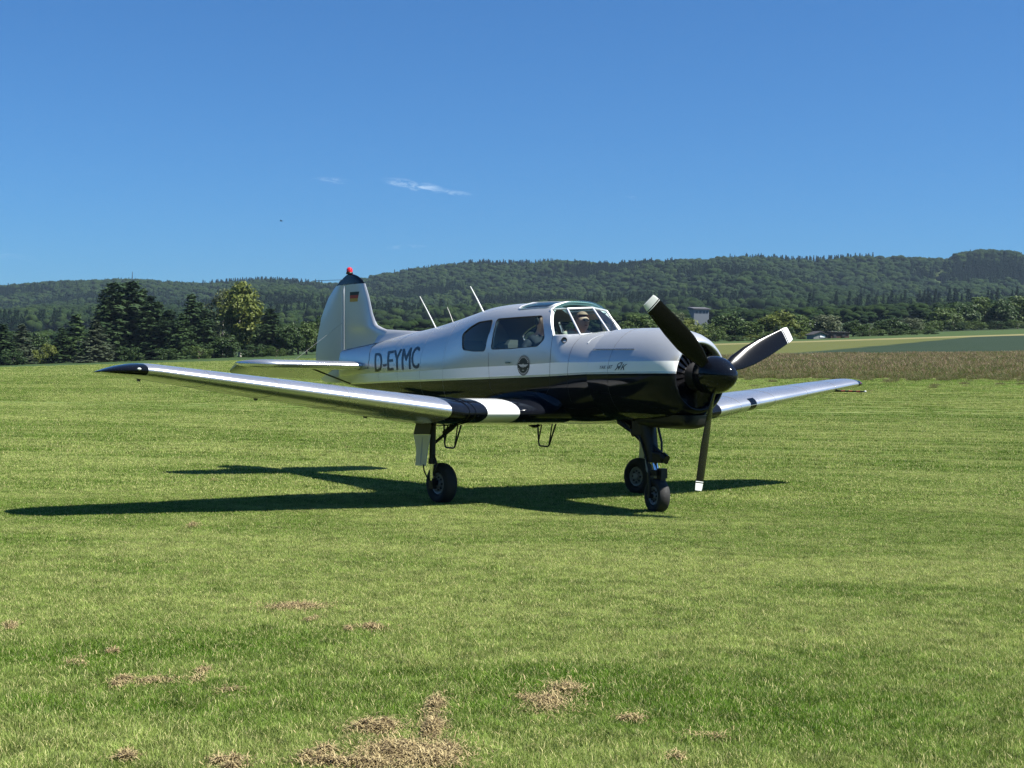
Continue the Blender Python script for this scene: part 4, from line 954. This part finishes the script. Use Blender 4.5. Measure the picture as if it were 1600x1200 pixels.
# whip aerials on the spine
for (xa,za,xb,zb,r) in ((-1.334,2.285,-1.66,2.645,.011),(-2.439,2.11,-2.86,2.555,.009),(-2.03,2.17,-2.19,2.392,.005)):
    MB().tube([(xa,0,za-.01),((xa+xb)/2,0,(za+zb)/2),(xb,0,zb)],[r,r*.8,r*.5],6).build('whip_aerial','white_gloss' if r>.006 else 'hub_grey',PLANE)

# ------------------------------------------------------------------ landing gear
def wheel(c, ax, r, w, name='wheel'):
    ax=Vector(ax).normalized(); h=w/2; m=MB()
    pf=[(-h*.55,r*.52),(-h*.86,r*.60),(-h,r*.76),(-h*.90,r*.90),(-h*.62,r*.97),(-h*.25,r),(h*.25,r),(h*.62,r*.97),(h*.90,r*.90),(h,r*.76),(h*.86,r*.60),(h*.55,r*.52)]
    m.lathe(pf,c,ax,36); t=m.build(name,'rubber',PLANE)
    hb=MB()
    for s_ in (-1,1): hb.lathe([(s_*h*.60,r*.53),(s_*h*.74,r*.50),(s_*h*.70,r*.44),(s_*h*.45,r*.38),(s_*h*.48,r*.20),(s_*h*.80,r*.17),(s_*h*.85,r*.10),(s_*h*.85,0)],c,ax,28)
    hb.build('wheel_hub','hub_grey',t)
    bl=MB(); a=ax.orthogonal().normalized(); b=ax.cross(a)
    for s_ in (-1,1):
        for k in range(8):
            q=2*math.pi*k/8; p=Vector(c)+ax*s_*h*.52+(a*math.cos(q)+b*math.sin(q))*r*.30; bl.lathe([(0,.012),(s_*.012,.012),(s_*.012,0)],p,ax,6)
    bl.build('wheel_bolts','dark_metal',t,kind='stuff')
    return t
for sg in (-1,1):
    wy=sg*1.52; wheel((0,wy,.232),(0,1,0),.238,.16)
    ly=sg*1.655; lg=MB(); lg.tube([(0,ly,1.05),(0,ly,.50)],.036,12); lg.tube([(0,ly,.52),(0,ly,.46)],.046,12); lg.box((0,ly-sg*.01,.235),(.08,.05,.12)); lg.tube([(0,ly+sg*.02,.243),(0,wy,.243)],.03,10)
    lg.tube([(.03,ly,.56),(.11,ly,.44),(.045,ly,.33)],.014,6)   # torque link
    leg=lg.build('gear_leg','black_satin',PLANE)
    MB().tube([(0,ly,.47),(0,ly,.27)],.024,12).build('oleo_piston','chrome',leg)
    # side brace to the wing
    sb=MB(); sb.tube([(0,ly-sg*.03,.70),(0,sg*1.30,.93),(0,sg*1.22,1.0)],.019,8); sb.tube([(0,sg*1.50,.805),(0,sg*1.38,.883)],.034,8); sb.build('side_brace','black_satin',leg)
    bh=MB(); bh.tube([(-.06,sg*1.735,.45),(-.07,sg*1.72,.38),(-.03,sg*1.70,.30),(.0,sg*1.66,.25)],.009,6); bh.build('brake_hose','rubber',leg)
    dy=sg*1.725; pts_=[(-.199,.975),(-.285,.783),(-.215,.60),(-.235,.43),(-.03,.437),(.0,.62),(.055,.80),(.12,.985)]
    for lo,hi,mt,nm in ((0,0,'panel_white','gear_door'),):
        d=MB(); low=[(-.285,.783),(-.225,.62),(-.237,.43),(-.03,.437),(.005,.62),(.055,.798)]; n=len(low)
        d.add([(x,dy-.006,z) for x,z in low]+[(x,dy+.006,z) for x,z in low],[tuple(range(n)),tuple(range(2*n-1,n-1,-1))]+[(i,(i+1)%n,n+(i+1)%n,n+i) for i in range(n)]); dd=d.build('gear_door',mt,leg,smooth=False)
        MB().tube([(-.13,dy+sg*.008,.45),(-.10,dy+sg*.008,.76)],.008,6).build('door_stiffener',mt,leg)
        d=MB(); upp=[(-.199,.99),(-.283,.786),(.057,.801),(.125,.99)]; n=4
        d.add([(x,dy-.012,z) for x,z in upp]+[(x,dy+.012,z) for x,z in upp],[tuple(range(n)),tuple(range(2*n-1,n-1,-1))]+[(i,(i+1)%n,n+(i+1)%n,n+i) for i in range(n)]); d.build('upper_gear_door','black_satin',leg,smooth=False)
    # boarding step behind the wing
    st=MB(); y=sg*.74; st.tube([(-1.14,y,.99),(-1.10,y,.62),(-1.085,y,.59),(-1.06,y,.58),(-.92,y,.58),(-.89,y,.59),(-.87,y,.62),(-.70,y,.98)],.011,8); st.tube([(-1.02,y,.96),(-1.10,y,.64)],.009,6); st.tube([(-.80,y,.98),(-.88,y,.62)],.009,6)
    st.build('boarding_step','black_satin',PLANE)
MB().ell((-1.02,.60,.905),(.12,.09,.09),16,10).build('belly_fairing','black_gloss',PLANE)
# nose leg
NW=Vector((1.985,0,.19)); NA=Vector((.22,1,0)).normalized(); wheel(NW,NA,.196,.14)
ng=MB()
ng.tube([(1.76,0,1.08),(1.90,0,.62)],[.12,.072],12); ng.tube([(1.90,0,.64),(1.91,0,.55)],.068,12)
ng.tube([(1.40,.0,1.02),(1.52,0,.92),(1.83,0,.73)],[.045,.04,.03],8); ng.tube([(1.40,-.10,1.02),(1.80,-.03,.76)],.02,8); ng.tube([(1.40,.10,1.02),(1.80,.03,.76)],.02,8)
ng.box((1.50,0,.955),(.22,.16,.07),Matrix.Rotation(R(22),3,'Y')); ng.box((1.74,0,.95),(.16,.2,.2))
ng.tube([(1.93,-.02,.66),(2.12,-.02,.635)],.034,10); ng.tube([(2.08,-.02,.635),(2.15,-.02,.60)],.045,10); ng.tube([(1.95,.03,.60),(2.10,.03,.565)],.025,8); ng.box((2.02,0,.60),(.15,.10,.09))
ng.box((1.985,0,.445),(.13,.17,.06)); ng.box((2.06,.0,.44),(.07,.09,.11)); ng.box((2.05,0,.375),(.05,.06,.08))
for q in (-.095,.095): ng.tube([NW+NA*q+Vector((-.02,0,.25)),NW+NA*q+Vector((0,0,.1)),NW+NA*q],.018,8)
ng.tube([NW-NA*.11,NW+NA*.11],.026,10)
ng.tube([(1.70,-.08,.95),(1.80,-.09,.80),(1.86,-.085,.66),(1.90,-.07,.52),(1.95,-.08,.44)],.012,6); ng.tube([(1.88,.09,.95),(1.95,.085,.78),(1.96,.08,.62)],.014,6); ng.tube([(1.86,-.02,.78),(2.0,-.02,.70),(2.06,-.02,.66)],.018,6); ng.tube([(1.62,-.06,.90),(1.66,-.06,.84)],.03,8)
nleg=ng.build('nose_gear_leg','black_satin',PLANE)
MB().tube([(1.915,0,.58),(1.975,0,.42)],.036,12).build('oleo_piston','chrome',nleg)
MB().tube([(1.84,-.05,.62),(1.87,-.05,.46)],.012,6).tube([(1.87,-.05,.46),(1.95,-.05,.40)],.012,6).build('torque_link','hub_grey',nleg)
MB().box((2.0,-.03,.405),(.05,.04,.03)).build('tow_lug','hub_grey',nleg)

HAZE=0.00006
# ------------------------------------------------------------------ people in the cabin
def person(name, loc, label, shirt, hair, lean=0., turn=0., arm=None, hunch=0., headset=True):
    root=thing(name,loc,label,'person')
    # seated skeleton; x forward, origin at the seat under the hips
    V=[];Rd=[];E=[]
    def add(p,r,par=None):
        V.append(p); Rd.append(r); i=len(V)-1
        if par is not None: E.append((par,i))
        return i
    hip=add((0,0,.12),(.15,.13)); w=add((-.02+lean*.1,0,.27),(.125,.15),hip); ch=add((-.02+lean*.3,0,.44),(.13,.17),w); sh=add((-.02+lean*.42,0,.55),(.10,.13),ch)
    nk=add((0+lean*.5,0,.625-hunch*.5),(.055,.055),sh); 
    hx=.03+lean*.66
    h1=add((hx,0,.69-hunch),(.075,.068),nk); h2=add((hx+.005,0,.76-hunch),(.092,.076),h1); h3=add((hx-.005,0,.83-hunch),(.075,.066),h2)
    for s_ in (-1,1):
        s1=add((-.02+lean*.42,s_*.17,.53),(.06,.06),sh)
        ee,hh=((.06+lean*.4,s_*.25,.27),(.28,s_*.16,.24)) if not (arm and s_<0) else arm
        e=add(ee,(.045,.045),s1); wr=add(hh,(.028,.034),e)
        d=(Vector(hh)-Vector(ee)).normalized(); sdv=d.cross(Vector((0,0,1))).normalized(); pm=Vector(hh)+d*.06; pi=add(tuple(pm),(.018,.036),wr)
        for k in range(4):
            b_=pm+sdv*(.027-.018*k); L=(.07,.08,.075,.06)[k]; f1=add(tuple(b_+d*L*.55),(.0088,.0088),pi); add(tuple(b_+d*L*.9+Vector((0,0,-.025))),(.008,.008),f1)
        th=add(tuple(Vector(hh)+d*.03-sdv*s_*.038),(.0095,.0095),wr); add(tuple(Vector(hh)+d*.065-sdv*s_*.05),(.0085,.0085),th)
        k1=add((.22,s_*.1,.11),(.08,.08),hip); kn=add((.44,s_*.11,.12),(.058,.058),k1); an=add((.50,s_*.11,-.14),(.042,.042),kn); add((.60,s_*.11,-.17),(.03,.035),an)
    me=bpy.data.meshes.new('body'); me.from_pydata(V,E,[]); o=bpy.data.objects.new('body',me); COL.objects.link(o)
    bpy.context.view_layer.objects.active=o
    md=o.modifiers.new('s','SKIN'); 
    if not me.skin_vertices: 
        bm=bmesh.new(); bm.from_mesh(me); bm.verts.layers.skin.verify(); bm.to_mesh(me); bm.free()
    for i,sv in enumerate(me.skin_vertices[0].data): sv.radius=Rd[i]; sv.use_root=(i==0)
    su=o.modifiers.new('u','SUBSURF'); su.levels=2; su.render_levels=2
    m2=evalmesh(o,'body'); bpy.data.objects.remove(o)
    for mt in (shirt,'skin','trousers'): m2.materials.append(MATS[mt])
    hands=[Vector(V[i]) for i in range(len(V))]
    wrists=[Vector(e) for e in ((.28,.16,.24),)]+[Vector(arm[1]) if arm else Vector((.28,-.16,.24))]
    for p in m2.polygons:
        c=p.center; p.use_smooth=True
        if c.z>.605-hunch*.45 or any((c-w_).length<.16 and (c-w_).x>-.02 for w_ in wrists): p.material_index=1
        elif c.z<.17: p.material_index=2
    b=link('body',m2,root)
    hd=Vector((hx,0,.765-hunch)); hr=MB(); 
    hr.ell(hd+Vector((-.018,0,.022)),(.100,.084,.100),16,10); ho=hr.mesh('hair',hair)
    bm=bmesh.new(); bm.from_mesh(ho); bmesh.ops.delete(bm,geom=[v for v in bm.verts if (v.co-hd).x>.045 and (v.co-hd).z<.075 or (v.co-hd).z<-.05],context='VERTS'); bm.to_mesh(ho); bm.free()
    link('hair',ho,b)
    fc=MB(); fc.ell(hd+Vector((.092,0,-.012)),(.024,.013,.022),8,6)
    for s_ in (-1,1): fc.ell(hd+Vector((-.002,s_*.078,-.005)),(.02,.010,.03),8,6)
    link('nose_and_ears',fc.mesh('nose_and_ears','skin'),b)
    ey=MB()
    for s_ in (-1,1): ey.ell(hd+Vector((.084,s_*.03,.012)),(.010,.013,.008),8,6)
    link('eyes',ey.mesh('eyes','ink'),b)
    mo=MB(); mo.ell(hd+Vector((.082,0,-.05)),(.01,.024,.005),8,6); link('mouth',mo.mesh('mouth','pitot_red'),b)
    root.rotation_euler=(0,0,turn)
    if not headset: return root
    hs=MB(); P=[hd+Vector((-.01,.095*math.cos(a),.02+.105*math.sin(a))) for a in [R(q) for q in range(0,181,15)]]; hs.tube(P,.008,6)
    for s_ in (-1,1): hs.ell(hd+Vector((-.01,s_*.094,.0)),(.035,.02,.045),12,8)
    link('headset',hs.mesh('headset','cabin_dark'),b)
    root.rotation_euler=(0,0,turn); return root
person('person',(.13,.27,1.45),'person with short fair hair in a beige shirt seated behind the windscreen','shirt_beige','hair_grey',lean=.32,turn=-.15,hunch=.06,headset=False)
person('person',(.13,-.24,1.37),'dark-haired person in dark clothes seated by the door window','shirt_navy','hair_dark',lean=.05,turn=.1,arm=((.02,-.27,.42),(.15,-.27,.43)))

# ------------------------------------------------------------------ far buildings, mast, bird
def at(u, v, s):
    l=(u-800)/FPX*s; x,y=W2(s,l); return x,y,1.445+(horizon(u)-v)/FPX*s
pmat('house_wall',(.12,.14,.165),.8,noise=.08,nscale=.6); pmat('house_roof',(.075,.075,.085),.8,noise=.15,nscale=1.2); pmat('house_window',(.05,.06,.08),.2); pmat('hut_grey',(.17,.18,.18),.85,noise=.2,nscale=2); pmat('hut_brown',(.085,.045,.032),.85,noise=.25,nscale=2); pmat('hut_roof',(.035,.033,.034),.8,noise=.2,nscale=2); pmat('tarp_white',(.8,.82,.82),.6)
def building(name,u,vtop,s,w,d,hwall,hroof,label,wall,roof,cat,rows,overhang=.35,flat=False,yaw=.18,base=None):
    x,y,zt=at(u,vtop,s); zb=gxy(x,y)-.3 if base is None else base; hw=zt-hroof-zb
    o=thing(name,(x,y,zb),label,cat); o.rotation_euler=(0,0,YAW-math.pi/2+yaw)
    MB().box((0,0,hw/2),(w,d,hw)).build('wall',wall,o,smooth=False)
    r=MB(); ov=overhang
    if flat: r.loft([[(-w/2-ov,-d/2-ov,hw+.01),(w/2+ov,-d/2-ov,hw+.01),(w/2+ov,-d/2-ov,hw+hroof*.35),(-w/2-ov,-d/2-ov,hw+hroof*.35)],[(-w/2-ov,d/2+ov,hw+.01),(w/2+ov,d/2+ov,hw+.01),(w/2+ov,d/2+ov,hw+hroof),(-w/2-ov,d/2+ov,hw+hroof)]])
    else: r.loft([[(-w/2-ov,-d/2-ov,hw-.1),(0,-d/2-ov,hw+hroof),(w/2+ov,-d/2-ov,hw-.1),(w/2+ov-.12,-d/2-ov,hw-.12),(0,-d/2-ov,hw+hroof-.2),(-w/2-ov+.12,-d/2-ov,hw-.12)],[(-w/2-ov,d/2+ov,hw-.1),(0,d/2+ov,hw+hroof),(w/2+ov,d/2+ov,hw-.1),(w/2+ov-.12,d/2+ov,hw-.12),(0,d/2+ov,hw+hroof-.2),(-w/2-ov+.12,d/2+ov,hw-.12)]]); 
    r.build('roof',roof,o,smooth=False)
    if not flat: MB().add([(-w/2,-d/2+.01,hw-.05),(w/2,-d/2+.01,hw-.05),(0,-d/2+.01,hw+hroof-.15)],[(0,1,2)]).build('gable',wall,o,smooth=False)
    for (xx,zz,ww,hh,mt,nm) in rows:
        f=MB().box((xx,-d/2-.03,hw*zz),(ww,.06,hh)).build(nm,mt,o,smooth=False)
    return o
building('house',1090,476,600,6.6,7,6,1.3,'pale house with a dark roof among the trees below the hill','house_wall','house_roof','house',[(-2.1,.82,.9,1.0,'house_window','window'),(-.5,.82,.9,1.0,'house_window','window'),(1.1,.82,.9,1.0,'house_window','window'),(2.4,.82,.7,1.0,'house_window','window')],.5,True)
building('hut',1275,514,240,2.5,2.6,1.3,.55,'small grey garden hut with a dark gable roof left of the brown hut','hut_grey','hut_roof','hut',[(.35,.62,.95,.28,'tarp_white','window_board'),(1.0,.42,.35,1.0,'hut_roof','door')],.22,False,.25)
building('hut',1308,514.5,242,3.1,2.4,1.3,.22,'low brown wooden hut with a flat roof right of the grey hut','hut_brown','hut_roof','hut',[(-.9,.5,.5,.9,'hut_roof','door'),(.6,.6,.6,.4,'hut_roof','window')],.15,True,.05)
x,y,z=at(1268,503,285); rf=thing('greenhouse',(x,y,gxy(x,y)),'small white-roofed garden shelter glinting behind the grey hut','shelter')
hh=z-gxy(x,y); MB().loft([[(-.55,-.7,hh-.25),(.55,-.7,hh-.25),(.0,-.7,hh+.05)],[(-.55,.7,hh-.25),(.55,.7,hh-.25),(.0,.7,hh+.05)]]).build('roof','tarp_white',rf,smooth=False)
for a in (-.5,.5):
    for c in (-.6,.6): MB().tube([(a,c,0),(a,c,hh-.22)],.05,5).build('post','hut_grey',rf)
rf.rotation_euler=(0,0,YAW)
x,y,z=at(204,426,2330); zb=gxy(x,y); mst=MB(); H=z-zb
for k in range(3):
    a=2*math.pi*k/3; mst.tube([(1.6*math.cos(a),1.6*math.sin(a),0),(.35*math.cos(a),.35*math.sin(a),H)],.28,5)
for i in range(8): 
    q=i/8; r_=1.6-1.25*q; mst.tube([(r_*math.cos(2*math.pi*k/3),r_*math.sin(2*math.pi*k/3),H*q) for k in (0,1,2,0)],.25,4)
mst.tube([(0,0,H-12),(0,0,H+5)],.55,6)
o=mst.build('radio_mast','dark_metal',None,label='thin radio mast on the left hilltop above the tall spruces',category='mast'); o.location=(x,y,zb)
x,y,z=at(435,342,160); b_=MB(); b_.ell((0,0,0),(.16,.05,.05),10,6); b_.tube([(.13,0,.02),(.19,0,.03)],[.035,.015],6)
for s_ in (-1,1): b_.loft([[(.06,s_*.03,.02),(-.06,s_*.03,.02),(-.06,s_*.03,.035),(.06,s_*.03,.035)],[(.05,s_*.16,.07),(-.03,s_*.16,.07),(-.03,s_*.16,.08),(.05,s_*.16,.08)],[(-.02,s_*.30,.05),(-.04,s_*.30,.05),(-.04,s_*.30,.055),(-.02,s_*.30,.055)]])
b_.loft([[(-.14,-.02,0),(-.14,.02,0),(-.14,.02,.012),(-.14,-.02,.012)],[(-.25,-.05,0),(-.25,.05,0),(-.25,.05,.01),(-.25,-.05,.01)]])
o=b_.build('bird','ink',None,label='tiny dark bird flying in the blue sky above the left hill',category='bird'); o.location=(x,y,z); o.rotation_euler=(.25,0,YAW+1.3)

# ------------------------------------------------------------------ dry clippings lying on the lawn
blade_material('straw',(.21,.16,.075),(.44,.36,.185),(.09,.065,.035),.28,patch=False,transl=.15)
def clip_heap(u,v,wpx,dpx,hm,label,n):
    # ground point under the pixel
    d=_r2*((u-800)/FPX)+_u2*(-(v-600)/FPX)+_f; tt=(.02-CAM.z)/d.z; c=CAM+d*tt; s=tt
    wid=wpx/FPX*s; dep=dpx/FPX*s/(CAM.z/s); r=RNG
    k=max(3,int(wid/.10)); lob=[(r.uniform(-.42,.42),r.uniform(-.4,.4),r.uniform(.12,.3)) for _ in range(k)]
    P=np.zeros((n,3)); 
    for i in range(n):
        q=lob[i%k]; a=r.normal(0,.62 if i%4 else 1.5,2); x_=(q[0]+a[0]*q[2])*wid; y_=(q[1]+a[1]*q[2])*dep; P[i]=(x_,y_,.018+.55*hm*max(.0,1-.8*np.hypot(*a))*r.uniform(.05,1))
    L=r.uniform(.015,.045,n); az=r.uniform(0,6.28,n); el=r.normal(.02,.28,n); D=np.stack([np.cos(az)*np.cos(el),np.sin(az)*np.cos(el),np.sin(el)],1)*L[:,None]
    sd_=np.stack([-np.sin(az),np.cos(az),np.zeros(n)],1)*.0018; mid=P+D*.5+np.stack([np.zeros(n),np.zeros(n),L*.2],1)
    V=np.stack([P-sd_,P+sd_,mid+sd_,mid-sd_,P+D+sd_*.4,P+D-sd_*.4],1).reshape(-1,3); o=np.arange(n)*6
    me=npmesh('grass_clippings',V,np.concatenate([np.stack([o,o+1,o+2,o+3],1),np.stack([o+3,o+2,o+4,o+5],1)]),'straw')
    ob=link('grass_clippings',me,None,label=label,category='dry grass',group='heaps of dry clippings on the lawn'); ob.location=(c.x,c.y,0); ob.rotation_euler=(0,0,YAW-math.pi/2)
for a in [(455,944,100,14,.03,'long flat tan heap of dry clippings left of centre, below the wing shadow',1500),
 (597,979,46,8,.02,'small tan strip of clippings right of the long flat heap',450),(545,982,16,8,.02,'tiny clump of clippings just left of the small tan strip',120),(490,966,20,6,.015,'thin scrap of clippings under the long flat heap',120),
 (185,1063,44,14,.03,'brown tuft of clippings at lower left, left end of a sparse row',500),(258,1060,70,18,.02,'sparse scatter of clippings in the middle of the lower-left row',330),(312,1052,30,20,.02,'right end of the sparse lower-left row of clippings',300),
 (175,1017,18,8,.03,'tiny brown clump above the lower-left row of clippings',140),(125,1032,26,12,.02,'faint brown clump left of the lower-left row',90),(360,1075,46,16,.012,'thin pale scatter of clippings below the lower-left row',110),
 (858,1085,92,36,.04,'brown matted heap of clippings right of centre near the bottom',1700),(985,1124,34,12,.02,'small scrap of clippings right of the matted brown heap',200),(820,1090,30,8,.015,'pale scrap of clippings touching the left of the matted heap',160),
 (668,1118,46,52,.07,'tall lumpy upright heap of brown clippings near the bottom centre',1700),(573,1138,76,22,.06,'rounded brown mound of clippings left of the tall lumpy heap',1600),(640,1178,150,44,.05,'largest straw heap of clippings at the bottom centre edge',4200),
 (497,1175,36,18,.06,'dark brown clump of clippings left of the largest heap',500),(545,1192,120,16,.04,'straw strip of clippings along the bottom edge below the mound',1600),(360,1192,60,16,.03,'tan patch of clippings on the bottom edge at left',700),(203,1180,40,12,.03,'brown tuft of clippings near the bottom left',350),
 (305,821,24,10,.07,'dark clod of clippings just below the long wing shadow',260),(1105,1150,60,14,.015,'sparse pale clippings at lower right of centre',110),(1058,1178,30,12,.02,'small brown scrap of clippings at the bottom right of centre',90),(340,749,22,6,.03,'small brown tuft beside the tail shadow',150),(8,980,26,16,.03,'brown tuft of clippings cut by the left edge',250),(700,1165,60,22,.03,'loose straw beside the right side of the largest heap',700)]:
    clip_heap(*a)

# ------------------------------------------------------------------ air
hz=bpy.data.materials.new('haze'); hz.use_nodes=True; t=hz.node_tree; t.nodes.clear(); mo_=N(t,'ShaderNodeOutputMaterial'); pv=N(t,'ShaderNodeVolumePrincipled')
pv.inputs['Color'].default_value=(.55,.75,1,1); pv.inputs['Density'].default_value=HAZE; pv.inputs['Anisotropy'].default_value=.2; t.links.new(pv.outputs[0],mo_.inputs['Volume'])
MATS['haze']=hz
if HAZE>0:
    hb=MB(); cx_,cy_=W2(2300,0); hb.box((0,0,0),(5700,8000,214)); o=hb.build('haze','haze',None,smooth=False,kind='stuff',label='faint bluish summer haze lying over the valley',category='haze'); o.location=(cx_,cy_,105); o.rotation_euler=(0,0,YAW)
